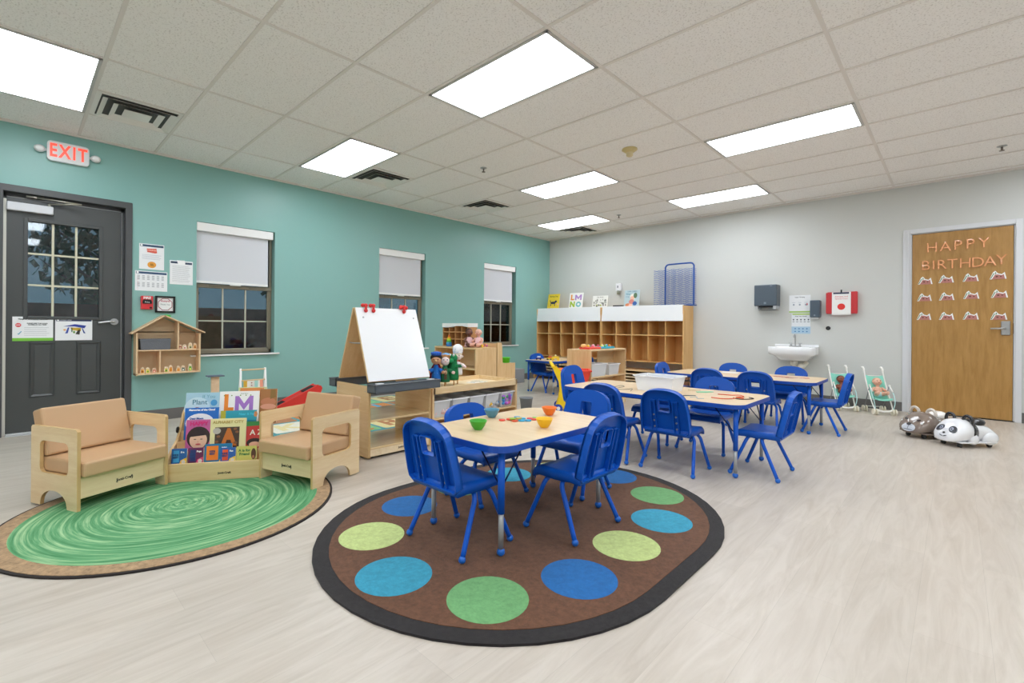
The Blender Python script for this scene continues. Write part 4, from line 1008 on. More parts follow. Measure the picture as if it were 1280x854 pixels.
# ================================================================== GREY BOX, BINS ON THE FLOOR
t=thing('fabric_storage_cube','grey storage cube with a dark printed face standing by the teal wall','storage box',(.24,6.12,0),-.2)
G().b2((-.13,-.13,0),(.13,.13,.255),.006).done('cube_body',mat('#8F9194',.85,bump=.4),t)
fc=G().ball((0,-.131,.15),(.05,.002,.035)).ball((.06,-.131,.16),(.03,.002,.03)); fc.done('printed_face',mat('#35363C',.8),t)
G().box((0,-.131,.22),(.08,.003,.015)).done('printed_strip',mat('#C4C8CA',.7),t)
t=thing('waste_bin','small grey waste bin behind the right end of the tray table','bin',(2.22,4.035+.45,0))
t.location=(2.30,4.06,0)
t['label']='small grey waste bin on the floor right of the tray table'
G().lathe([(.001,0),(.065,0),(.082,.14),(.088,.142),(.088,.15),(.079,.15),(.062,.006),(.001,.006)],n=22).done('bin_body',mat('#7E8388',.5),t)

# ================================================================== SHOPPING CART TOY
ct=thing('toy_shopping_cart','toy shopping cart with yellow frame, red basket and blue wheels','toy cart',(2.70,4.36,0),math.radians(-52))
# local: +Y is the pushing direction
for sx in (-1,1):
    pr=[(-.13,.05),(-.02,.05),(.02,.16),(.0,.25),(-.03,.36),(.04,.45),(.04,.50),(-.08,.505),(-.155,.555),(-.175,.54),(-.14,.46),(-.10,.38),(-.085,.26),(-.10,.15)]
    G().plate([(a,b_) for a,b_ in pr],[],.055,0,'yz',None,sx*.125,0).done('side_frame',YELLOW,ct)
G().tube(smoothpath([(-.13,-.165,.545),(-.10,-.19,.585),(0,-.20,.60),(.10,-.19,.585),(.13,-.165,.545)],5),.017,10).done('handle',YELLOW,ct)
def tub(g,cx_,cy_,z0,z1,sx0,sy0,sx1,sy1):
    vs=[(cx_+a*sx0,cy_+b_*sy0,z0) for a,b_ in((-1,-1),(1,-1),(1,1),(-1,1))]+[(cx_+a*sx1,cy_+b_*sy1,z1) for a,b_ in((-1,-1),(1,-1),(1,1),(-1,1))]+[(cx_+a*(sx1-.008),cy_+b_*(sy1-.008),z1) for a,b_ in((-1,-1),(1,-1),(1,1),(-1,1))]+[(cx_+a*(sx0-.008),cy_+b_*(sy0-.008),z0+.008) for a,b_ in((-1,-1),(1,-1),(1,1),(-1,1))]
    return g.add(vs,[(3,2,1,0)]+[(i,(i+1)%4,(i+1)%4+4,i+4) for i in range(4)]+[(i+4,(i+1)%4+4,(i+1)%4+8,i+8) for i in range(4)]+[(i+8,(i+1)%4+8,(i+1)%4+12,i+12) for i in range(4)]+[(12,13,14,15)])
REDB=mat('#F04C38',.4)
tub(G(),0,.08,.30,.50,.10,.15,.135,.205).b2((-.15,-.14,.495),(.15,-.115,.515),.004).b2((-.15,.275,.495),(.15,.30,.515),.004).b2((-.15,-.14,.495),(-.13,.30,.515),.004).b2((.13,-.14,.495),(.15,.30,.515),.004).done('basket',REDB,ct)
G().b2((-.06,-.09,.045),(.06,.24,.07),.008).b2((-.04,.24,.05),(.04,.29,.30),.008).done('base',YELLOW,ct)
for sx in (-1,1):
    for y in (-.10,.26):
        w_=G().tube([(sx*.128,y,.05),(sx*.158,y,.05)],.05,20).done('wheel',mat('#1E46B0',.4),ct)
        G().tube([(sx*.158,y,.05),(sx*.163,y,.05)],.022,14).done('hub',WHITE,w_)

# ================================================================== LOW SHELF WITH BINS
ls=thing('low_shelf','low two level maple shelf holding clear bins in front of the cubbies','shelf',(2.68,5.09,0))
hx,hy,lh=.185,.44,.75
for sy in (-1,1): G().b2((-hx,sy*hy-.009*(1+sy),0),(hx,sy*hy+.009*(1-sy),lh-.02),.002).done('side_panel',MAPLE,ls)
G().b2((-hx,-hy,lh-.02),(hx,hy,lh),.003).done('top',MAPLEY,ls)
for z in (.40,.07): G().b2((-hx+.005,-hy+.018,z-.018),(hx-.003,hy-.018,z),.002).done('shelf_board',MAPLEY,ls)
G().b2((-.02,.02,.07),(-.004,hy-.018,lh-.02)).done('back_panel',MAPLEY,ls)
G().b2((hx-.02,-hy+.018,0),(hx-.006,hy-.018,.052)).done('kick_panel',PALE,ls)
clear_bin('clear bin with grey toys on the low shelf, left one behind the red basket',(2.76,4.87,.401),.19,.36,.165,None,'clear bins on the low shelf')
clear_bin('clear bin with brown beads on the low shelf, right one',(2.76,5.24,.401),.19,.27,.145,None,'clear bins on the low shelf')
toys((2.76,4.87,.407),.10,.25,.05,['#8F9698','#B8BFC0','#6F767A'],16,'grey toys in the left clear bin of the low shelf',seed=8)
toys((2.76,5.24,.407),.10,.18,.09,['#7A4A42','#A08C84','#C8B8B0','#55403C'],26,'brown beads in the right clear bin of the low shelf',r=.016,seed=9)
# musical / activity toys on the low shelf top
at_=thing('activity_toy','red and white toy keyboard with coloured keys on the low shelf top, left one','toy',(2.70,4.88,lh),0)
G().b2((-.08,-.14,0),(.08,.15,.028),.01).done('toy_base',mat('#E2483A',.4),at_)
for k in range(5): G().ball((-.02+.03*(k%2),-.11+.055*k,.04),(.022,.022,.02)).done('button',mat(['#F4C9A0','#F2D24A','#5AA8D8','#F08AA0','#EFE9E0'][k],.4),at_)
G().ball((-.02,-.12,.045),(.04,.04,.025)).done('dome',mat('#F4C078',.4),at_)
bt_=thing('activity_toy','turquoise toy tray with small coloured pieces on the low shelf top, right one','toy',(2.70,5.23,lh),0)
G().b2((-.08,-.15,0),(.08,.15,.026),.01).done('toy_base',mat('#35A8C8',.4),bt_)
for k in range(7): G().ball((-.03+.035*(k%3),-.11+.036*k,.036),(.020,.018,.017)).done('button',mat(['#E05A6A','#F2D24A','#6AC06A','#F4F0E8','#4A7AD0','#E58A3A','#3FB0A8'][k],.4),bt_)

# ================================================================== CUBBIES (two units)
def cubby(x0,x1,label):
    t=thing('coat_cubby',label,'cubby',((x0+x1)/2,7.235,0),0,'honey maple coat cubbies')
    w=(x1-x0)/2; d=.195; top=1.405
    for sx in (-1,1): G().b2((sx*w-.0085*(1+sx),-d,0),(sx*w+.0085*(1-sx),d,top),.003).done('side_panel',CUBBY,t)
    G().b2((-w+.017,-d+.02,top-.018),(w-.017,d,top),.002).done('top',CUBBY,t)
    G().b2((-w+.017,d-.008,.46),(w-.017,d,top-.018)).done('back_panel',CUBBY,t)
    G().b2((-w+.017,-d+.004,.905),(w-.017,d-.008,.922),.001).done('shelf_board',mat('#DDB57A',.4),t)
    dv=w*2/5
    for k in range(1,5):
        X=-w+dv*k; pts=[(-d+.002,1.13),(-d+.002,.50),(-d+.06,.46),(d-.01,.46),(d-.01,top-.02),(-d+.06,top-.02)]
        G().plate(pts,[],.012,0,'yz',None,X).done('divider',CUBBY,t)
    G().b2((-w+.017,-d+.03,.455),(w-.017,d-.008,.468)).done('compartment_floor',CUBBY,t)
    G().b2((-w+.017,-d-.10,.298),(w-.017,d,.315),.003).done('bench_seat',MAPLEX,t)
    for z in (.245,.19,.135,.08): G().b2((-w+.017,-d-.08,z-.008),(w-.017,d-.05,z+.008),.002).done('shoe_slat',PALE,t)
    G().b2((-w+.017,d-.02,0),(w-.017,d-.01,.298)).done('base_shade_sheet',mat('#1B1A1A',.8),t)  # black sheet paints in the shade inside the open bench base
    for sx in (-1,1): G().b2((sx*w-.0085*(1+sx),-d-.10,0),(sx*w+.0085*(1-sx),-d,.30),.003).done('bench_side',CUBBY,t)
    M=Matrix.Translation((0,-d-.006,1.155))@Matrix.Rotation(-math.radians(6),4,'X')
    G().box((0,0,.13),(2*w-.02,.012,.265),.004,0,M).done('white_door',WHITEG,t)
    return t
cubby(.0,1.513,'left honey wood coat cubby unit, touching the teal wall')
cubby(1.519,3.040,'right honey wood coat cubby unit, carrying the blue drying rack')
# books on the cubbies
gC='books standing on the cubbies'; zc=1.4055
def cb(label,x0,x1,h,col,deco): return book(label,x1-x0,h,col,(x0,7.24,zc),0,.16,deco,gC)
def yl(t,w,h): 
    wr(t,'Barking Dog',.040,'#8A7A28',w*.5,h*.84,bold=.001); ell(t,w*.48,h*.42,w*.22,h*.08,'#2C3050'); ell(t,w*.70,h*.50,w*.10,h*.07,'#2C3050'); poly(t,[(w*.28,h*.4),(w*.33,h*.4),(w*.33,h*.2),(w*.28,h*.2)],'#2C3050'); poly(t,[(w*.6,h*.4),(w*.65,h*.4),(w*.66,h*.2),(w*.61,h*.2)],'#2C3050'); poly(t,[(w*.18,h*.58),(w*.22,h*.6),(w*.32,h*.45),(w*.28,h*.4)],'#2C3050'); ell(t,w*.86,h*.32,w*.05,h*.05,'#F0B8C0')
cb('yellow picture book with a dark dog, leftmost on the cubby tops',.105,.40,.315,'#F3D63A',yl)
def lmno(t,w,h):
    letL(t,w*.10,h*.54,w*.26,h*.36,'#EE9A3E'); letM(t,w*.42,h*.54,w*.48,h*.34,'#B48ACB'); letN(t,w*.08,h*.10,w*.36,h*.36,'#A9C83A'); letO(t,w*.52,h*.10,w*.38,h*.34,'#7CC4CC','#F7F6F4')
cb('white book with the coloured letters L M N O on the left cubby top',.645,.965,.315,'#F7F6F4',lmno)
def gry(t,w,h):
    rn=random.Random(4)
    wr(t,'City Street',.032,'#8A8A86',w*.5,h*.88,bold=.0004)
    for k in range(26): ell(t,w*rn.uniform(.1,.9),h*rn.uniform(.12,.7),w*rn.uniform(.03,.07),h*rn.uniform(.04,.1),rn.choice(['#8A8C88','#B8BAB4','#5E625F','#A8B85A','#C9CBC4','#74707A']),d=.001+k*.00008)
cb('white and grey sketched picture book, third from left on the cubby tops',1.19,1.515,.235,'#F0F0EC',gry)
def baby(t,w,h):
    wr(t,'Little Lullaby',.036,'#6F92A4',w*.5,h*.93,bold=.0006); wr(t,'Sleepy',.036,'#4F93A8',w*.25,h*.78,bold=.0006); wr(t,'Songs',.03,'#7FA0B8',w*.22,h*.62,bold=.0004)
    ell(t,w*.58,h*.62,w*.20,h*.17,'#F1EDE4'); ell(t,w*.72,h*.68,w*.12,h*.16,'#5E7A5A',d=.001); ell(t,w*.53,h*.52,w*.13,h*.13,'#F0BFA8',d=.0018); ell(t,w*.5,h*.32,w*.17,h*.14,'#D98A80',d=.0014); ell(t,w*.72,h*.22,w*.14,h*.12,'#3F6AB0',d=.0016); ell(t,w*.28,h*.13,w*.18,h*.10,'#E8956A',d=.0018); ell(t,w*.45,h*.1,w*.12,h*.1,'#F2C8B8',d=.002)
cb('pale blue picture book with a child in a cap, on the right cubby top',1.86,2.155,.31,'#BCD3DC',baby)
o=G().b2((-.09,-.05,0),(.09,.05,.04),.006).done('black_case',BLACK,None,(1.757,7.24,zc)); tag(o,'small black flat case lying on the right cubby top','case')
t=thing('hand_sanitizer_holder','small white wall holder with a clear bottle above the cubbies','dispenser',(1.655,YB,1.68))
G().b2((-.055,-.05,.04),(.055,0,.18),.006).done('holder_body',mat('#E6E6EA',.4),t); G().cyl((0,-.045,-.02),(0,-.045,.05),.028,n=14).done('bottle',mat('#8C8F80',.3),t); G().b2((-.018,-.053,.10),(.0,-.05,.14)).done('sticker',mat('#50506A',.5),t)
# drying rack
dr=thing('drying_rack','tall blue wire paint drying rack standing on the right cubby unit','drying rack',(2.88,7.24,1.405))
fr_=G(); 
fr_.tube(smoothpath([(-.24,0,0),(-.24,0,.60),(-.235,0,.66),(-.20,0,.695),(-.1,0,.70),(.1,0,.70),(.20,0,.695),(.235,0,.66),(.24,0,.60),(.24,0,.0)],5),.013,10)
fr_.tube([(-.44,-.02,.012),(.24,-.02,.012)],.010,8); fr_.tube([(-.44,.12,.012),(.24,.12,.012)],.010,8); fr_.tube([(-.24,-.02,.012),(-.24,.12,.012)],.010,8)
fr_.done('frame',mat('#1D4FA0',.35),dr)
for k in range(19):
    z=.04+k*.0315; g=G()
    pts=[(-.44+.68*i/36,.10,z+.0075*math.sin(i*1.05)*(1)) for i in range(37)]
    g.tube(pts,.0032,5); pts=[(-.44+.68*i/36,-.01,z+.0075*math.sin(i*1.05+1.6)) for i in range(37)]
    g.tube(pts,.0032,5)
    for x in (-.44,-.10,.23): g.tube([(x,.10,z),(x,-.01,z)],.002,5)
    g.done('wire_shelf',mat('#4A70BC',.4),dr)
t=thing('woven_basket','tall brown and black woven basket beside the right end of the cubbies','basket',(3.115,6.97,0))
G().lathe([(.001,0),(.05,0),(.055,.30),(.047,.30),(.043,.01),(.001,.01)],n=16).done('basket_body',mat('#6B4630',.8,bump=.8,bscale=40,var=.5,vscale=30),t)
G().lathe([(.056,.0),(.058,.012),(.056,.024)],(0,0,.10),16).lathe([(.056,.0),(.059,.012),(.056,.024)],(0,0,.2),16).done('band',BLACK,t)

# ================================================================== CORNER TABLE TOYS
def tcar(label,x,y,c1,c2,rz=0):
    t=thing('toy_vehicle',label,'toy',(x,y,.5115),rz,'toys on the corner table')
    G().b2((-.05,-.03,.012),(.05,.03,.035),.008).done('chassis',mat(c1,.4),t); G().b2((-.025,-.024,.035),(.03,.024,.058),.01).done('cabin',mat(c2,.4),t)
    for a in (-.03,.03):
        for b_ in (-.031,.031): G().tube([(a,b_-.004,.012),(a,b_+.004,.012)],.012,10).done('wheel',BLACK,t)
tcar('dark blue and white toy vehicle on the corner table',1.36,5.45,'#2A2E8A','#E8E8F4',.6)
tcar('yellow toy vehicle with red cabin on the corner table',1.50,5.56,'#F2CE2A','#E0502A',.3)
t=thing('toy_block','yellow toy arch at the right end of the corner table','toy',(1.66,5.50,.512),.4,'toys on the corner table'); G().plate([(-.06,0),(-.035,0)]+arc(0,.0,.035,180,0,8)[1:-1]+[(.035,0),(.06,0),(.06,.045),(.04,.065),(-.04,.065),(-.06,.045)],[],.04,0,'xz').done('arch',mat('#F0C83A',.4),t); G().ball((0,0,.078),(.018,.018,.014)).done('knob',mat('#F4E6A0',.4),t)
# ================================================================== ON THE NEAR TABLE: BOWLS, COUNTERS
def bowl(x,y,c,label):
    t=thing('counting_bowl',label,'bowl',(x,y,.5125),0,'small bowls on the near table')
    G().lathe([(.001,.0),(.020,0),(.0225,.004),(.033,.018),(.0425,.040),(.0455,.047),(.043,.048),(.040,.042),(.031,.020),(.020,.008),(.001,.006)],n=28).done('bowl_body',mat(c,.4),t)
bowl(4.443,1.205,'#3FA82A','green bowl nearest the camera on the near table')
bowl(4.263,1.482,'#4F8BA6','blue grey bowl at the left edge of the near table')
bowl(4.643,1.489,'#F2BE14','yellow bowl at the right side of the near table')
bowl(4.448,1.780,'#EE7A22','orange bowl at the far side of the near table')
CT=[(4.369,1.458,'#E04A38','red counter lying alone, left of the pile',0),(4.384,1.502,'#DC4A30','red counter at the left edge of the pile',0),(4.432,1.492,'#E2562E','red orange counter in front of the pile',0),(4.412,1.500,'#8CB83A','green counter resting on the front of the pile',1),(4.385,1.530,'#D88A2C','orange counter at the back of the pile',0),
    (4.375,1.576,'#2A86B8','blue counter at the back of the blue group',0),(4.419,1.572,'#3AA6D0','blue counter in the middle of the blue group',0),(4.455,1.525,'#38A8D4','light blue counter nearest the camera',0),(4.478,1.552,'#2E9AC8','blue counter at the right of the blue group',0),
    (4.448,1.604,'#D84A50','red counter right of the blue group',0),(4.482,1.602,'#DE4434','red counter beside the yellow bowl',0),(4.458,1.640,'#7FC04A','green counter furthest right, behind the yellow bowl',0),(4.425,1.532,'#B8A838','olive counter in the heart of the pile',1)]
for x,y,c,lb,up_ in CT:
    o=G().lathe([(.0005,0),(.017,0),(.0185,.002),(.0185,.005),(.017,.007),(.0005,.0072)],n=20).done('counter',mat(c,.4),None,(x,y,.5123+up_*.0072)); tag(o,lb+' on the near table','counter','round counters on the near table')

# ================================================================== ON THE MIDDLE TABLE
clear_bin('clear plastic bin on the middle table, tallest thing on it',(4.40,3.33,.5125),.34,.235,.125,None,None)
toys((4.40,3.33,.518),.2,.12,.03,['#E8E0D8','#E8B8B0','#B8C4E0'],10,'pale pieces at the bottom of the clear bin on the middle table',r=.014,seed=21)
def cord(label,pts,c,r=.0018,cat='string'):
    o=G().tube(smoothpath([(x,y,.5125+r+z) for x,y,z in pts],5),r,6).done('string',mat(c,.6),None); return tag(o,label,cat,'strings on the tables')
cord('dark curled string on the left part of the middle table',[(4.02,3.25,0),(4.04,3.33,.006),(4.09,3.30,.004),(4.08,3.20,0),(4.12,3.12,0),(4.20,3.16,.004),(4.22,3.20,.006),(4.26,3.10,0)],'#3A4A3A')
cord('orange red string loop at the right end of the middle table',[(4.83,3.44,0),(4.92,3.46,0),(4.98,3.48,.003),(5.02,3.44,0),(4.99,3.36,0),(5.05,3.34,0)],'#D9582E',.0035)
cord('orange red string in front of the looped one',[(4.86,3.22,0),(4.90,3.20,.002),(4.95,3.22,0),(4.99,3.27,0),(5.0,3.31,0)],'#E0633A',.0035)
cord('dark brown string beside the orange ones near the table end',[(4.98,3.33,0),(5.03,3.29,.0),(5.08,3.33,0),(5.10,3.40,0),(5.06,3.43,0)],'#4A3A34',.003)
cord('thin olive string near the clear bin',[(4.56,3.52,0),(4.60,3.55,0),(4.64,3.59,0)],'#B8B07A')
cord('thin pale blue string on the near edge of the middle table',[(4.74,3.12,0),(4.78,3.15,.004),(4.80,3.10,0),(4.84,3.13,0)],'#9FB8D0')
o=G().plate([(-.07,-.02),(.0,-.035),(.08,-.01),(.07,.02),(0,.03),(-.06,.018)],[],.004,0,'xy',None,.002).done('paper_shape',mat('#7FC8A0',.6),None,(4.70,3.50,.5125),(0,0,.9)); tag(o,'green paper shape lying on the middle table','paper')
o=G().plate([(-.05,-.012),(.05,-.006),(.05,.008),(-.04,.012)],[],.004,0,'xy',None,.002).done('craft_stick',mat('#54606A',.6),None,(4.70,3.20,.5125),(0,0,.7)); tag(o,'dark flat craft stick on the near side of the middle table','stick')
# on the rear table
o=G().plate(rrect(-.09,-.06,.09,.06,.005),[],.002,0,'xy',None,.001).done('paper_sheet',mat('#F2F2F2',.7),None,(4.25,5.50,.5125),(0,0,.1)); tag(o,'white paper sheet on the rear table in front of the left far chair','paper')
for k,(x,y,c,lb) in enumerate(((4.78,5.42,'#C98870','reddish paper scrap on the rear table below the sink'),(4.90,5.36,'#B88A78','brown paper scrap on the rear table, right of the reddish one'),(5.02,5.44,'#D8A890','pale orange paper scrap at the right end of the rear table'))):
    o=G().plate([(.08*math.cos(a)*(1+.35*math.sin(a*3+k)),.045*math.sin(a)*(1+.3*math.cos(a*4+k))) for a in [2*PI*i/16 for i in range(16)]],[],.002,0,'xy',None,.001).done('paper_scrap',mat(c,.7,var=.3,vscale=40),None,(x,y,.5125),(0,0,k*.8)); tag(o,lb,'paper','paper scraps on the rear table')

# ================================================================== ON THE TEAL WALL
es=thing('exit_sign','white EXIT sign with red letters and two emergency lamps above the grey door','exit sign',(0,-.075,2.668))
G().plate(rrect(-.15,-.092,.15,.092,.03),[],.045,0,'yz',None,.0235).done('sign_body',mat('#E4E6E8',.4),es)
text('EXIT',.172,mat('#E8402E',.4,emit=.35),es,(.047,0,0),WL,'lettering',.0008,bold=.0045,sx=.66,sp=1.22)
for s,y in ((1,-.20),(1,.20)):
    l=G().ball((.035,y,.0),(.028,.040,.034),u=18,w=10).cyl((.02,y*.75,0),(.02,y*.95,0),.012); lo=l.done('emergency_lamp',mat('#DADCDD',.3),es)
    G().ball((.052,y,0),(.014,.030,.026),u=16,w=8).done('lens',mat('#F4F6F7',.1),lo)
def paper(name,label,cat,y0,z0,y1,z1,base='#EEF0F2',x=.0):
    t=thing(name,label,cat,(x,(y0+y1)/2,(z0+z1)/2)); w,h=(y1-y0),(z1-z0)
    G().b2((.0,-w/2,-h/2),(.003,w/2,h/2)).done('sheet',mat(base,.5),t); return t,w,h
def pr_(t,y0,z0,y1,z1,c,x=.0031,nm='printed_area'): return G().b2((.002,y0,z0),(x+.0006,y1,z1)).done(nm,mat(c,.5),t)
def lines(t,y0,y1,z0,z1,n,c='#8A8E94',x=.0035,th=.0022):
    g=G(); rn=random.Random(int(n*17+z0*1000))
    for k in range(n):
        z=z1-(z1-z0)*k/max(1,n-1); e=y1-(y1-y0)*rn.random()*.15
        g.b2((.003,y0,z-th/2),(x,e,z+th/2))
    return g.done('text_lines',mat(c,.6),t)
def disc(t,y,z,ry,rz_,c,x=.0045,n=24,nm='printed_shape'): return G().plate([(y+ry*math.cos(2*PI*k/n),z+rz_*math.sin(2*PI*k/n)) for k in range(n)],[],.001,0,'yz',None,x).done(nm,mat(c,.5),t)
def shp(t,pts,c,x=.0045,nm='printed_shape'): return G().plate(pts,[],.001,0,'yz',None,x).done(nm,mat(c,.5),t)
def wl(t,s,size,c,y,z,bold=.0006,x=.0055,sx=1): return text(s,size,mat(c,.5),t,(x,y,z),WL,'lettering',.0002,bold=bold,sx=sx)
# framed/unframed papers
t,w,h=paper('wall_notice','white notice with a red badge and orange seal, above the calendar sheet','notice',.482,1.618,.700,1.888)
pr_(t,-w/2+.008,h/2-.03,w/2-.006,h/2-.008,'#2C4A66'); disc(t,-w/2+.02,h/2-.018,.009,.009,'#FFFFFF'); shp(t,[(-.045,.085),(.04,.09),(.045,.045),(.03,.040),(-.04,.048)],'#E0604E'); wl(t,'COUPON',.018,'#FFD0C0',0,.068); lines(t,-.085,.085,-.025,.018,4,'#8FA0B0'); disc(t,0,-.085,.038,.034,'#E8A23C'); wl(t,'SEAL\nHERE',.014,'#8A5A10',0,-.085)
t,w,h=paper('wall_calendar','white calendar sheet with a blue heading strip below the badge notice','calendar',.448,1.388,.730,1.598)
pr_(t,-w/2+.008,h/2-.03,w/2-.006,h/2-.008,'#2F4E72'); disc(t,-w/2+.022,h/2-.018,.010,.010,'#FFFFFF')
g=G()
for i in range(6):
    for j in range(2):
        for k in range(4): 
            y=-w/2+.03+i*.042; z=h/2-.05-j*.075-k*.013; g.b2((.003,y-.011,z-.003),(.0036,y+.011,z+.003))
g.done('text_lines',mat('#A4A8AE',.6),t); lines(t,-w/2+.018,-w/2+.03,-.09,.04,9,'#D8A0A0')
t,w,h=paper('wall_notice','white typed page taped beside the window, right of the calendar sheet','notice',.752,1.475,.968,1.738)
pr_(t,-w/2+.008,h/2-.032,-.03,h/2-.010,'#2C3E58'); pr_(t,.035,h/2-.036,w/2-.008,h/2-.014,'#2C3E58'); shp(t,[(-.045,h/2+.004),(.03,h/2+.006),(.03,h/2-.04),(-.03,h/2-.045)],'#FAFAFA'); lines(t,-.085,.09,-h/2+.03,h/2-.06,13,'#9A9EA2')
fp=thing('fire_alarm_pull','red fire alarm pull station with a black bar below the calendar sheet','fire alarm',(0,.547,1.262))
G().b2((0,-.052,-.07),(.045,.052,.07),.006).done('alarm_body',mat('#D8343A',.4),fp); G().b2((.045,-.040,-.012),(.056,.040,.020),.003).b2((.045,-.034,.02),(.05,.034,.032),.002).done('pull_bar',BLACK,fp); text('FIRE',.036,WHITE,fp,(.0462,0,.048),WL,'lettering',.0003,bold=.001); text('PULL',.020,WHITE,fp,(.0568,0,.004),WL,'lettering',.0003); G().b2((.045,.02,-.062),(.047,.042,-.045)).done('test_window',BLACK,fp)
fp=thing('framed_certificate','black framed certificate with a dark red octagon border','framed certificate',(0,.712,1.250))
for a,b_ in (((-.09,-.09),(.09,-.072)),((-.09,.072),(.09,.09)),((-.09,-.09),(-.072,.09)),((.072,-.09),(.09,.09))): G().b2((0,a[0],a[1]),(.02,b_[0],b_[1]),.002).done('frame_bar',BLACK,fp)
G().b2((0,-.074,-.074),(.006,.074,.074)).done('certificate',WHITE,fp)
oc=[(.066*math.cos(a+PI/8)*1.06,.066*math.sin(a+PI/8)*1.06) for a in [k*PI/4 for k in range(8)]]; G().strip(oc,.006,.0075,'yz',0,None,True,.006).done('octagon_border',mat('#9A3040',.5),fp); text('Award',.03,mat('#C0485A',.5),fp,(.0068,0,.035),WL,'lettering',.0002,bold=.0005); text('Thank You',.02,mat('#4A6A60',.5),fp,(.0068,0,-.002),WL,'lettering',.0002)
# two signs on the grey door
X_=-.041
t,w,h=paper('door_sign','white sign with stop octagon and green bottom strip on the grey door','sign',-.443,.868,-.170,1.094,x=X_)
pr_(t,-w/2,-h/2,w/2,-h/2+.028,'#7CC242'); wl(t,'Things to do & Safety Reminder',.0155,'#4A4E52',.0,h/2-.022); shp(t,[(-.098+.020*math.cos(a+PI/8),.035+.020*math.sin(a+PI/8)) for a in [k*PI/4 for k in range(8)]],'#D83A40'); wl(t,'STOP',.011,'#FFFFFF',-.098,.035); wl(t,'PLEASE KEEP THIS DOOR\nCLOSED AT ALL TIMES',.0125,'#5E6468',.028,.045); lines(t,-.06,.115,-.06,.012,5,'#A0A4A8'); shp(t,[(-.105,-.045),(-.095,-.055),(-.075,-.025),(-.080,-.020),(-.095,-.042)],'#5FA8C0')
t,w,h=paper('door_sign','white sign with a blue canopy drawing on the grey door','sign',-.156,.870,.115,1.090,x=X_)
pr_(t,-w/2+.006,h/2-.034,w/2-.006,h/2-.010,'#26305E'); disc(t,-w/2+.02,h/2-.022,.009,.009,'#FFFFFF'); wl(t,'Childcare Center',.012,'#E8EAF2',-.06,h/2-.022,.0003)
shp(t,[(-.08,.025),(.005,.048),(.09,.034),(.075,.008),(.0,.026)],'#2B3E9C'); shp(t,[(-.03,.015),(.05,.012),(.05,-.02),(-.01,-.012)],'#C8A63A'); shp(t,[(-.045,.016),(-.035,.016),(-.045,-.04),(-.065,-.045)],'#3A55A8'); shp(t,[(.03,-.005),(.045,-.005),(.04,-.055),(.01,-.05)],'#3E3A34'); shp(t,[(.055,.01),(.062,.01),(.085,-.045),(.07,-.04)],'#3A4E90'); disc(t,-.068,-.008,.010,.009,'#E8B070'); disc(t,0,-.03,.008,.012,'#6FA04A'); shp(t,[(-.02,.015),(-.012,.015),(-.012,-.03),(-.02,-.03)],'#4A6A50')
# dollhouse shelf
dh=thing('dollhouse_shelf','house shaped pine wall shelf with little wooden figures beside the grey door','wall shelf',(0,.7265,.515))
Y0,Y1=-.280,.280; D=.155; zt_=.43; ap_=.60
pm=[mat('#E2C29A',.5,var=.05,vscale=12)]
G().b2((0,Y0,0),(.006,Y1,.44)).plate([(Y0,.43),(Y1,.43),(-.045,.595)],[],.006,0,'yz',None,.003).done('back_panel',mat('#CDB492',.6),dh)
G().b2((0,Y0-.008,-.008),(D,Y1+.004,.008),.002).done('bottom_board',pm,dh)
G().b2((0,Y0-.008,-.014),(D,Y0+.008,.425),.002).done('side_board',pm,dh); G().b2((0,Y1-.008,-.008),(D,Y1+.008,.425),.002).done('side_board',pm,dh)
G().b2((.005,Y0,.238),(D-.004,Y1,.250),.001).done('shelf_board',pm,dh)
G().b2((.005,-.088,0),(D-.004,-.076,.24),.001).b2((.005,.072,.25),(D-.004,.086,.545),.001).done('divider',pm,dh)
for (a,b_) in (((Y0-.045,.415),(-.045,.605)),((-.045,.605),(Y1+.045,.425))):
    v=Vector((b_[0]-a[0],b_[1]-a[1])).normalized(); nn=Vector((-v.y,v.x))*.012
    G().plate([(a[0],a[1]),(b_[0],b_[1]),(b_[0]+nn.x,b_[1]+nn.y),(a[0]+nn.x,a[1]+nn.y)],[],D+.02,0,'yz',None,(D+.02)/2).done('roof_board',pm,dh)
o=G().b2((-.05,-.055,0),(.05,.055,.0),0) if False else None
bx=thing('fabric_basket','grey basket in the upper left room of the house shelf','basket',(.085,.608,.7655))
G().plate([],[]) if False else None
tub(G(),0,0,0,.115,.055,.125,.058,.132).done('basket_body',mat('#6B6E74',.85,bump=.6,bscale=120),bx); G().b2((-.062,-.136,.100),(.062,.136,.104)).done('basket_band',mat('#7A7D84',.8),bx)
FIG=[(.455+.045,.523,.062,'#E0A03A','#8A4A20'),(.545,.523,.058,'#E8D85A','#5A9A3A'),(.60,.523,.05,'#C86A5A','#F0D0C0'),(.705,.523,.06,'#C8C84A','#3A7A3A'),(.745,.523,.072,'#E8A040','#C87A2A'),(.815,.523,.06,'#EBAE60','#E0903A'),(.86,.523,.062,'#4A6A5A','#D8D8D0'),(.925,.523,.078,'#5AA83A','#E8E06A'),
     (.83,.765,.05,'#A0503A','#E8D0C0'),(.872,.765,.05,'#E8E4DC','#C05A4A'),(.925,.765,.07,'#D8C89A','#4A6A4A'),(.968,.765,.062,'#E0A858','#A85A2A')]
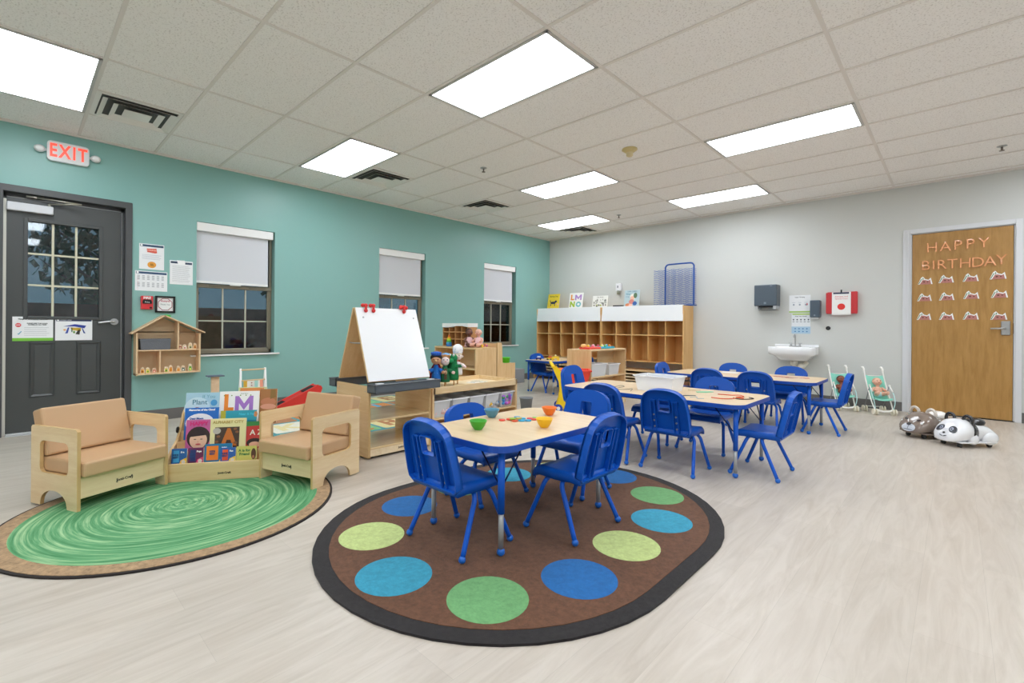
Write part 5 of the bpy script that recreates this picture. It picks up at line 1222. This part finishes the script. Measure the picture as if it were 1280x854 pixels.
for k,(y,z,h,c1,c2) in enumerate(FIG):
    row='lower' if z<.6 else 'upper right'; 
    lb='%s peg figure, %s from left, %s room of the house shelf'%(['amber','yellow','red','olive','orange','pale orange','dark green','bright green','brown red','white','cream','gold'][k],['first','second','third','first','second','third','fourth','fifth','first','second','third','fourth'][k],'lower left' if k<3 else ('lower right' if k<8 else 'upper right'))
    t=thing('peg_figure',lb,'figure',(.11,y,z+.0005),0,'wooden figures in the house shelf')
    pr=[(-.018,0),(.018,0),(.020,h*.35),(.016,h*.62),(.013,h*.9),(.0,h),(-.013,h*.9),(-.016,h*.62),(-.020,h*.35)]
    G().plate(pr,[],.014,0,'yz').done('figure_body',mat('#EADBC0',.6),t); G().plate([(a*.72,b_*.78+h*.04) for a,b_ in pr],[],.0155,0,'yz').done('figure_paint',mat(c1,.5),t); G().ball((.008,0,h*.70),(.002,.007,.007)).done('figure_face',mat('#F0C8A8',.6),t); G().plate([(a*.4,b_*.3+h*.12) for a,b_ in pr],[],.0165,0,'yz').done('figure_detail',mat(c2,.5),t)
t=thing('toy_leaf','bright green toy lying on the roof ridge of the house shelf','toy',(.08,.712,1.115)); G().ball((0,0,.012),(.02,.028,.011)).ball((.01,.022,.008),(.012,.018,.008)).done('leaf_body',mat('#3CC23A',.5),t)

# ================================================================== BEHIND THE BOOK DISPLAY
t=thing('toy_stand','pale wooden post with a flat grey top between the door and the toy loom','toy stand',(1.2,.882,0))
G().b2((-.012,-.033,.02),(.012,.033,.548),.002).done('post',PINE,t); G().b2((-.05,-.068,.548),(.05,.068,.560),.004).done('top_plate',mat('#5A6878',.5),t); G().b2((-.12,-.12,0),(.12,.12,.02),.004).done('foot',PINE,t)
t=thing('toy_loom','small white framed weaving loom with striped cloth behind the book display','loom',(.65,1.40,.0),.0)
lw=.125
for s in (-1,1): G().tube([(.03,s*(lw+.01),.02),(-.015,s*lw,.56)],.011,10).tube([(-.09,s*lw,.02),(-.015,s*lw,.56)],.009,10).done('upright',mat('#F2F1EE',.4),t)
for z in (.545,.43,.26): G().tube([(-.012+(0.56-z)*.075,-lw,z),(-.012+(.56-z)*.075,lw,z)],.008,10).done('crossbar',mat('#DDBE92',.5),t)
x=.0
for k,(c,y0_,y1_) in enumerate((('#E0B040',-.10,-.065),('#F2EEE6',-.065,-.03),('#E8E4DC',-.03,.01),('#A8D8D0',.01,.045),('#F0ECE4',.045,.065),('#F0A088',.065,.098))):
    G().b2((.0,y0_,.27),(.006,y1_,.425)).done('woven_stripe',mat(c,.9,bump=.6,bscale=150),t)
g=G()
for k in range(5): g.ball((.008,-.02,.29+k*.028),(.003,.008,.005)); 
g.done('pattern',mat('#8A3A30',.8),t)
# red ramp
rp=thing('toy_ramp','red plastic toy ramp with black pads leaning up by the teal wall','toy ramp',(.42,1.95,0))
pf=[(-.31,.0),(.20,.0),(.29,.20),(.31,.255),(.29,.285),(.26,.29),(-.30,.045)]
G().plate(pf,[],.15,0,'yz').done('ramp_body',mat('#DC3530',.4),rp)
def onr(a,b_):  # along the ramp slope
    p0=Vector((-.30,.045)); p1=Vector((.26,.29)); d_=(p1-p0); n_=Vector((-d_.y,d_.x)).normalized(); q0=p0+d_*a; q1=p0+d_*b_
    return [(q0.x,q0.y),(q1.x,q1.y),(q1.x+n_.x*.012,q1.y+n_.y*.012),(q0.x+n_.x*.012,q0.y+n_.y*.012)]
G().plate(onr(0,1),[],.02,0,'yz',None,-.068).plate(onr(0,1),[],.02,0,'yz',None,.068).done('ramp_rail',mat('#E8403A',.35),rp)
for a,b_ in ((.06,.30),(.70,.93)): G().plate(onr(a,b_),[],.11,0,'yz').done('grip_pad',mat('#22262A',.8),rp)

# ================================================================== ON THE GREY WALL
t=thing('paper_towel_dispenser','dark grey paper towel dispenser on the grey wall, upper left of the sink','dispenser',(4.16,YB,1.36))
G().b2((-.15,-.20,.012),(.15,0,.325),.012).done('housing',mat('#4F5B66',.35),t); G().b2((-.14,-.19,-.035),(-.10,0,.02),.006).b2((.10,-.19,-.035),(.14,0,.02),.006).b2((-.14,-.03,-.05),(.14,0,.02),.004).done('dispenser_base',mat('#B9BDC0',.4),t); G().b2((-.09,-.18,-.008),(.10,-.03,.012),.006).done('slot',BLACK,t); G().b2((.06,-.2005,.300),(.09,-.2,.308)).b2((-.018,-.2005,.04),(.012,-.2,.07)).done('badge',mat('#7F8C98',.4),t)
t=thing('soap_dispenser','dark grey soap dispenser on the grey wall right of the hand washing posters','dispenser',(4.757,YB,1.18))
G().b2((-.058,-.105,.02),(.062,0,.262),.012).done('housing',mat('#4A5866',.35),t); G().b2((-.04,-.09,.0),(.04,-.02,.022),.005).done('nozzle',mat('#E2E4E6',.4),t); G().ball((0,-.105,.05),(.012,.002,.012)).done('badge',mat('#7F8C98',.4),t)
def bposter(name,label,cat,x0,z0,x1,z1,base,yy=YB):
    t=thing(name,label,cat,((x0+x1)/2,yy,(z0+z1)/2)); w,h=x1-x0,z1-z0
    G().b2((-w/2,-.003,-h/2),(w/2,0,h/2)).done('sheet',mat(base,.5),t); return t,w,h
def bb_(t,x0,z0,x1,z1,c,d=.0036,nm='printed_area'): return G().b2((x0,-d,z0),(x1,-.002,z1)).done(nm,mat(c,.5),t)
def wb_(t,s,size,c,x,z,d=.0045,bold=.0005): return text(s,size,mat(c,.5),t,(x,-d,z),WB,'lettering',.0002,bold=bold)
t,w,h=bposter('hand_washing_poster','white poster with a green bottom band above the sink, upper one','poster',4.425,1.270,4.690,1.525,'#E9ECEF')
bb_(t,-w/2,-h/2+.004,w/2,-h/2+.026,'#A4C866'); wb_(t,'Diaper Changing',.018,'#5A6066',0,h/2-.03); g=G()
for k in range(3): 
    x=-.075+.075*k; g.b2((x-.02,-.0036,.02),(x+.02,-.003,.024)).ball((x,-.004,-.01),(.012,.001,.014))
g.done('pictogram',mat('#9AA6B4',.6),t); disc2=G().ball((.09,-.004,-.005),(.010,.0012,.016)).done('pictogram',mat('#D06A70',.6),t)
t,w,h=bposter('hand_washing_poster','hand washing steps poster with a pale blue lower half above the tap','poster',4.457,.972,4.690,1.262,'#E6EAEE')
bb_(t,-w/2+.01,h/2-.02,w/2-.01,h/2-.004,'#A9C840'); bb_(t,-w/2,-h/2,w/2,-h/2+.10,'#A8C8DE'); wb_(t,'Wash Your Hands!',.019,'#3F464E',0,h/2-.042)
g=G()
for k in range(5): g.ball((-.092+.046*k,-.004,h/2-.09),(.010,.0012,.010)).b2((-.092+.046*k-.012,-.0036,h/2-.125),(-.092+.046*k+.012,-.003,h/2-.118))
g.done('pictogram',mat('#3A4250',.6),t); g=G()
for k in range(4):
    for j in range(2): g.ball((-.07+.048*k,-.0045,-h/2+.03+.04*j),(.010,.0012,.009))
g.done('pictogram',mat('#4F7FB0',.6),t)
t=thing('wall_file_holder','red wall pocket holding a white sheet with a red dot','wall pocket',(5.055,YB,1.40))
RD=mat('#C93036',.4)
G().plate([(-.175,-.13),(-.165,.15),(.165,.15),(.175,-.13),(.16,-.145),(-.16,-.145)],[],.006,0,'xz',None,-.004).b2((-.175,-.055,-.14),(-.085,-.0,.14),.006).b2((.085,-.055,-.14),(.175,0,.145),.006).b2((-.17,-.055,-.15),(.17,0,-.14),.004).done('pocket',RD,t)
sh=G().b2((-.105,-.064,-.165),(.105,-.058,.145)).done('sheet',WHITE,t)
G().b2((-.09,-.0655,.118),(.085,-.064,.140)).done('printed_area',mat('#2A2E50',.5),t); G().plate([(.043*math.cos(2*PI*k/24),-.055+.043*math.sin(2*PI*k/24)) for k in range(24)],[],.001,0,'xz',None,-.0648).done('red_dot',mat('#E2322C',.5),t)
text('Allergies and\nSpecial Care',.028,mat('#E06A70',.5),t,(0,-.0652,.068),WB,'lettering',.0002); G().b2((-.008,-.075,.14),(.008,-.05,.175),.003).done('clip',BLACK,t)
t=thing('coat_hook','small black and steel hook on the grey wall below the red pocket','hook',(4.90,YB,1.052)); G().cyl((0,-.008,0),(0,0,0),.028,n=14).tube([(0,-.008,0),(.01,-.035,-.01),(.022,-.04,.005)],.007,8).done('hook_body',mat('#3A3A3C',.4,metal=.6),t)
# sink
sk=thing('wall_sink','white wall hung sink with a chrome tap below the hand washing posters','sink',(4.525,YB,.70))
POR=mat('#F2F3F5',.12,coat=.5); b_=G(); hw=.275; dp=.40
# basin shell: outer body lofted
n=28
def ringp(hw_,d0,d1,z,pw=4):
    out=[]
    for k in range(n):
        a=2*PI*k/n; ca,sa=math.cos(a),math.sin(a); q=(abs(ca)**pw+abs(sa)**pw)**(-1/pw)
        out.append((hw_*ca*q,(d0+d1)/2-(d1-d0)/2*-1*sa*q*-1,z))
    return out
rings=[ringp(.18,-.30,-.03,-.105,3),ringp(.235,-.37,-.0,-.04),ringp(hw+.005,-dp,-.0,-.02,7),ringp(hw+.01,-dp-.01,-.0,.0,8),ringp(hw+.012,-dp-.012,-.0,.075,8),ringp(hw+.006,-dp-.004,-.0,.085,8),ringp(.205,-.355,-.13,.082,3.2),ringp(.175,-.335,-.14,.03,2.8),ringp(.11,-.28,-.17,-.03,2.2),ringp(.02,-.24,-.2,-.04,2)]
vs=[p for r in rings for p in r]; fs=[]
for i in range(len(rings)-1):
    for j in range(n): fs.append((i*n+j,i*n+(j+1)%n,(i+1)*n+(j+1)%n,(i+1)*n+j))
fs.append(list(range(n))); fs.append([(len(rings)-1)*n+j for j in range(n)][::-1])
b_.add(vs,fs,0,True); b_.b2((-hw,-.035,.07),(hw,0,.115),.008); b_.done('basin',POR,sk)
tp=G().b2((-.075,-.115,.083),(.075,-.07,.098),.006); 
for s in (-1,1): tp.cyl((s*.055,-.09,.095),(s*.055,-.09,.13),.013).box((s*.06,-.09,.135),(.05,.016,.012),.004)
tp.tube(smoothpath([(0,-.09,.09),(0,-.092,.18),(0,-.10,.235),(0,-.135,.255),(0,-.175,.235),(0,-.18,.215)],5),.009,10); tp.done('tap',CHROME,sk)
G().tube([(0,-.17,-.10),(0,-.17,-.17)],.045,16).tube(smoothpath([(0,-.17,-.15),(.02,-.15,-.22),(.08,-.12,-.21),(.12,-.06,-.16),(.12,0,-.15)],4),.028,12).ball((.085,-.13,-.19),(.05,.045,.04)).done('drain_cover',mat('#E6E0D2',.5),sk)
# letters
ROSE=mat('#E8A06A',.22,metal=.2,coat=.6)
for s_,xs,zs in (('HAPPY',(5.958,6.078,6.185,6.290,6.405),(2.048,2.048,2.052,2.055,2.055)),('BIRTHDAY',(5.900,5.975,6.045,6.140,6.250,6.355,6.455,6.545),(1.83,1.83,1.83,1.832,1.832,1.832,1.835,1.845))):
    for k,ch in enumerate(s_):
        seen=s_[:k].count(ch); tot=s_.count(ch)
        lb='rose gold foil letter %s in the word %s on the wooden door'%(ch,s_)
        if tot>1: lb='rose gold foil letter %s, %s one, in the word %s on the wooden door'%(ch,['left','right'][seen],s_)
        t=thing('foil_letter',lb,'letter',(xs[k],YB+.006,zs[k]),0,'foil letters on the wooden door')
        text(ch,.165,ROSE,t,(0,-.009,0),(PI/2,0,0),'letter_shape',.0075,bold=-.0005,sx=.95)
CP=[(5.897,1.640),(6.086,1.648),(6.297,1.652),(6.520,1.665),(5.891,1.432),(6.092,1.436),(6.303,1.445),(6.532,1.450),(5.888,1.198),(6.092,1.198),(6.300,1.200),(6.528,1.197)]
for k,(x,z) in enumerate(CP):
    t=thing('crown_cutout','white edged pink crown cutout, %s of the %s row on the wooden door'%(['first','second','third','last'][k%4],['top','middle','bottom'][k//4]),'paper cutout',(x,YB+.0055,z),0,'crown cutouts on the door')
    o_=[(-.068,-.035),(.068,-.035),(.052,.045),(.030,.020),(.0,.030),(-.022,.062),(-.040,.045)]
    G().plate(o_,[],.003,0,'xz',None,-.0015).done('outline',WHITE,t); G().plate([(-.05,-.035),(.055,-.035),(.045,.02),(.028,.008),(.0,.018),(-.025,.018),(-.032,.0)],[],.003,0,'xz',None,-.0022).done('pink_shape',mat('#B87A72',.6),t)
    G().plate([(-.064,-.030),(-.056,-.030),(-.030,.030),(-.036,.036)],[],.003,0,'xz',None,-.003).plate([(-.026,.02),(-.022,.05),(-.012,.03)],[],.003,0,'xz',None,-.003).done('green_edge',mat('#5E8A62',.6),t); G().ball((-.01,-.004,-.006),(.01,.0012,.008)).ball((.022,-.004,-.006),(.007,.0012,.007)).done('brown_spot',mat('#6A3E38',.6),t)

# ================================================================== DOLL STROLLERS
AQ=mat('#8FDCC8',.7,bump=.3); WP=mat('#F3F2EC',.35)
def stroller(pos,rz,label,dl,skin,hair):
    t=thing('doll_stroller',label,'doll stroller',pos,rz,'aqua doll strollers by the grey wall')
    w=.10; t.scale=(1,1,.92)
    for s in (-1,1):
        G().tube(smoothpath([(s*w,-.15,.56),(s*w,-.10,.44),(s*w,-.02,.30),(s*(w-.002),.08,.14),(s*(w-.01),.14,.06)],5),.0075,8).done('main_tube',WP,t)
        G().tube([(s*w,.01,.36),(s*w,-.13,.045)],.006,8).done('rear_leg',mat('#8E9296',.35,metal=.6),t)
        G().tube([(s*w,-.145,.53),(s*w,-.155,.58),(s*w,-.18,.60)],[.010,.012,.010],8).ball((s*w,-.19,.60),(.016,.018,.014)).done('handle_grip',WP,t)
        G().tube([(s*(w+.004),.10,.30),(s*(w+.004),.02,.37)],.007,8).ball((s*(w+.004),.02,.375),(.012,.012,.012)).done('arm_joint',WP,t)
        G().tube(smoothpath([(s*(w+.002),.02,.36),(s*(w+.012),.10,.27),(s*(w+.006),.15,.17),(s*(w-.01),.15,.07)],4),.005,8).done('side_hoop',mat('#BDE4E4',.4),t)
        for yy,r in ((-.13,.040),(.15,.040)):
            for dd in (-.014,.014): 
                wh=G().tube([(s*(w-.003)+dd-.007,yy,r),(s*(w-.003)+dd+.007,yy,r)],r,18).done('wheel',mat('#EFE9D6',.45),t)
    for c_ in (G().tube(smoothpath([(-w,.14,.075),(-w*.5,.165,.055),(0,.17,.05),(w*.5,.165,.055),(w,.14,.075)],4),.012,8),G().tube([(-w,-.12,.07),(w,-.12,.07)],.005,6),G().tube([(-w,-.13,.49),(w,-.13,.49)],.005,6)): c_.done('crossbar',WP,t)
    # sling seat
    pr=smoothpath([(0,-.125,.48),(0,-.075,.38),(0,-.03,.25),(0,.03,.19),(0,.12,.20),(0,.14,.185)],4); g=G(); vs=[];fs=[]
    for q in pr:
        for x in (-.092,-.05,0,.05,.092): vs.append((x,q.y,q.z+(x/.092)**2*.02))
    for i in range(len(pr)-1):
        for j in range(4): a=i*5+j; fs.append((a,a+1,a+6,a+5))
    N=len(vs); vs2=[(v[0],v[1]-.003,v[2]-.005) for v in vs]; g.add(vs+vs2,fs+[tuple(i+N for i in f[::-1]) for f in fs],0,True); g.done('fabric_seat',AQ,t)
    c,s_=math.cos(rz),math.sin(rz); off=Vector((0,.005,.20)); p=Vector(pos)+Vector((c*off.x-s_*off.y,s_*off.x+c*off.y,off.z))
    d_=doll(dl,tuple(p),rz,skin,'#B8DCE4','dolls in the strollers',hair=hair,scale=1.0,diaper=True); d_.rotation_euler=(math.radians(16),0,rz)
    return t
SZ=fa(.30,-.95)
stroller((5.49,7.06,0),fa(.46,-.89),'aqua doll stroller with a pale baby doll, right one, nearest the white door frame','pale baby doll lying in the right doll stroller','#E8B79E','#D8A890')
stroller((5.12,7.06,0),fa(.46,-.89),'aqua doll stroller with a brown baby doll, left one, partly behind a blue chair','brown baby doll lying in the left doll stroller','#8A4E38','#3A2620')

# ================================================================== RIDE-ON ANIMALS
def loft(sections,n=20):
    """sections: (y, halfwidth, z0, z1, power)"""
    vs=[];fs=[]
    for (y,hw,z0,z1,pw) in sections:
        for k in range(n):
            a=2*PI*k/n; ca,sa=math.cos(a),math.sin(a); q=(abs(ca)**pw+abs(sa)**pw)**(-1/pw)
            vs.append((hw*ca*q,y,(z0+z1)/2+(z1-z0)/2*sa*q))
    m=len(sections)
    for i in range(m-1):
        for j in range(n): fs.append((i*n+j,i*n+(j+1)%n,(i+1)*n+(j+1)%n,(i+1)*n+j))
    fs.append(list(range(n))); fs.append([(m-1)*n+j for j in range(n)][::-1])
    return G().add(vs,fs,0,True)
def rideon(pos,rz,label,bodyc,dark,kind):
    t=thing('ride_on_animal',label,'ride-on toy',pos,rz,None); t.scale=(.95,.95,1) if kind=='panda' else (1,1,1)
    BM=mat(bodyc,.18,coat=.6); DK=mat(dark,.2,coat=.5)
    # local +Y is the front; profile of top: head high, saddle, rump
    secs=[(.225,.03,.05,.075,2.5),(.215,.085,.045,.105,2.6),(.19,.115,.04,.145,2.7),(.15,.132,.04,.195,2.5),(.10,.138,.04,.235,2.4),(.05,.130,.04,.245,2.3),(.0,.112,.045,.222,2.3),(-.05,.102,.045,.205,2.3),(-.10,.108,.045,.200,2.3),(-.15,.118,.045,.190,2.3),(-.19,.118,.045,.160,2.4),(-.22,.10,.05,.12,2.5),(-.24,.05,.055,.085,2.5)]
    loft(secs,24).done('body',BM,t)
    G().box((0,-.01,.050),(.262,.36,.014),.006).done('base_flange',BM,t)
    for s in (-1,1):
        G().ball((s*.096,-.150,.082),(.042,.078,.060),u=18,w=12).done('haunch',BM,t)
        G().ball((s*.104,.03,.076),(.034,.05,.050),u=16,w=10).done('foreleg',BM,t)
    M=Matrix.Translation((0,0,0))
    sd=G().ball((0,-.098,.204),(.074,.088,.044),u=22,w=10,R=Matrix.Rotation(-.10,3,'X')); sd.done('saddle',mat('#F1EEE8',.25,coat=.4) if kind=='bear' else DK,t)
    for s in (-1,1):
        pts=[(s*(.078+.040*math.cos(a)),.055,.232+.046*math.sin(a)) for a in [PI*k/10 for k in range(-1,12)]]
        G().tube(pts,.013,10).done('ear_handle',mat('#D8CFC4',.25,coat=.4) if kind=='bear' else DK,t)
    for s in (-1,1):
        for y in (.13,-.17):
            w_=G().box((s*.075,y,.036),(.03,.03,.02),.003).done('caster_mount',BLACK,t)
            G().tube([(s*.075-.012,y,.0185),(s*.075+.012,y,.0185)],.0185,14).done('caster',mat('#2A2A2C',.3),w_)
    def on(x,z,y0=.3):    # front surface point of the head at (x,z)
        best=None
        for i in range(len(secs)-1):
            a,b_=secs[i],secs[i+1]
            for q in range(20):
                f=q/20; y=a[0]+(b_[0]-a[0])*f; hw=a[1]+(b_[1]-a[1])*f; z0=a[2]+(b_[2]-a[2])*f; z1=a[3]+(b_[3]-a[3])*f; pw=a[4]
                if (abs(x)/hw)**pw+(abs(z-(z0+z1)/2)/((z1-z0)/2))**pw<=1: return y
        return 0
    def patch(x,z,rx,rz_,m,nm,lift=.002,tilt=0):
        n=20; N=6; vs=[];fs=[]
        for i in range(N+1):
            for k in range(n):
                a=2*PI*k/n; X_=rx*i/N*math.cos(a); Z_=rz_*i/N*math.sin(a); X2=x+X_*math.cos(tilt)-Z_*math.sin(tilt); Z2=z+X_*math.sin(tilt)+Z_*math.cos(tilt)
                vs.append((X2,on(X2,Z2)+lift,Z2))
        for i in range(N):
            for k in range(n): fs.append((i*n+k,i*n+(k+1)%n,(i+1)*n+(k+1)%n,(i+1)*n+k))
        return G().add(vs,fs,0,True).done(nm,m,t)
    if kind=='bear':
        patch(0,.098,.066,.036,mat('#D8DEE6',.3),'muzzle',.003); patch(0,.132,.022,.013,mat('#3A3536',.25),'nose',.012); patch(0,.102,.002,.018,BLACK,'mouth_line',.005); patch(0,.080,.048,.0025,BLACK,'mouth_line',.005)
        for s in (-1,1): patch(s*.060,.172,.017,.009,mat('#2A201E',.2),'eye',.004); patch(s*.030,.158,.005,.017,WHITE,'blaze',.003,s*-.7); patch(s*.098,.150,.006,.009,WHITE,'cheek_mark',.003)
        sp=G()
        for k in range(6): sp.ball((-.132+.01*(k%2),.055-.008*k,.07+.022*k),(.006,.007,.007),u=8,w=6); sp.ball((.132-.01*(k%2),.055-.008*k,.07+.022*k),(.006,.007,.007),u=8,w=6)
        sp.done('spots',WHITE,t)
    else:
        for s in (-1,1): patch(s*.058,.155,.038,.026,mat('#33353E',.2),'eye_patch',.003,s*-.45); patch(s*.048,.158,.015,.014,mat('#AEB4C6',.2),'eye',.005); patch(s*.048,.158,.007,.007,BLACK,'pupil',.007)
        patch(0,.120,.013,.008,BLACK,'nose',.005); 
        for s in (-1,1): patch(s*.018,.094,.018,.003,BLACK,'mouth_line',.004,s*.35)
        # black harness band over the shoulders
        bd_=[]; sc2=[(y,hw+.003,z0,z1+.003,pw) for (y,hw,z0,z1,pw) in [(.045,.130,.043,.243,2.3),(.02,.122,.043,.232,2.3),(.0,.115,.043,.224,2.3),(-.02,.110,.043,.216,2.3)]]
        loft(sc2,24).done('shoulder_band',DK,t)
    return t
rideon((5.985,5.75,0),fa(-.62,-.785),'brown bear ride-on toy with white ear handles in front of the wooden door','#85766B','#3A3330','bear')
rideon((6.235,5.53,0),fa(-.66,-.75),'white panda ride-on toy with black ears and saddle','#EDEEF1','#1C1C1F','panda')
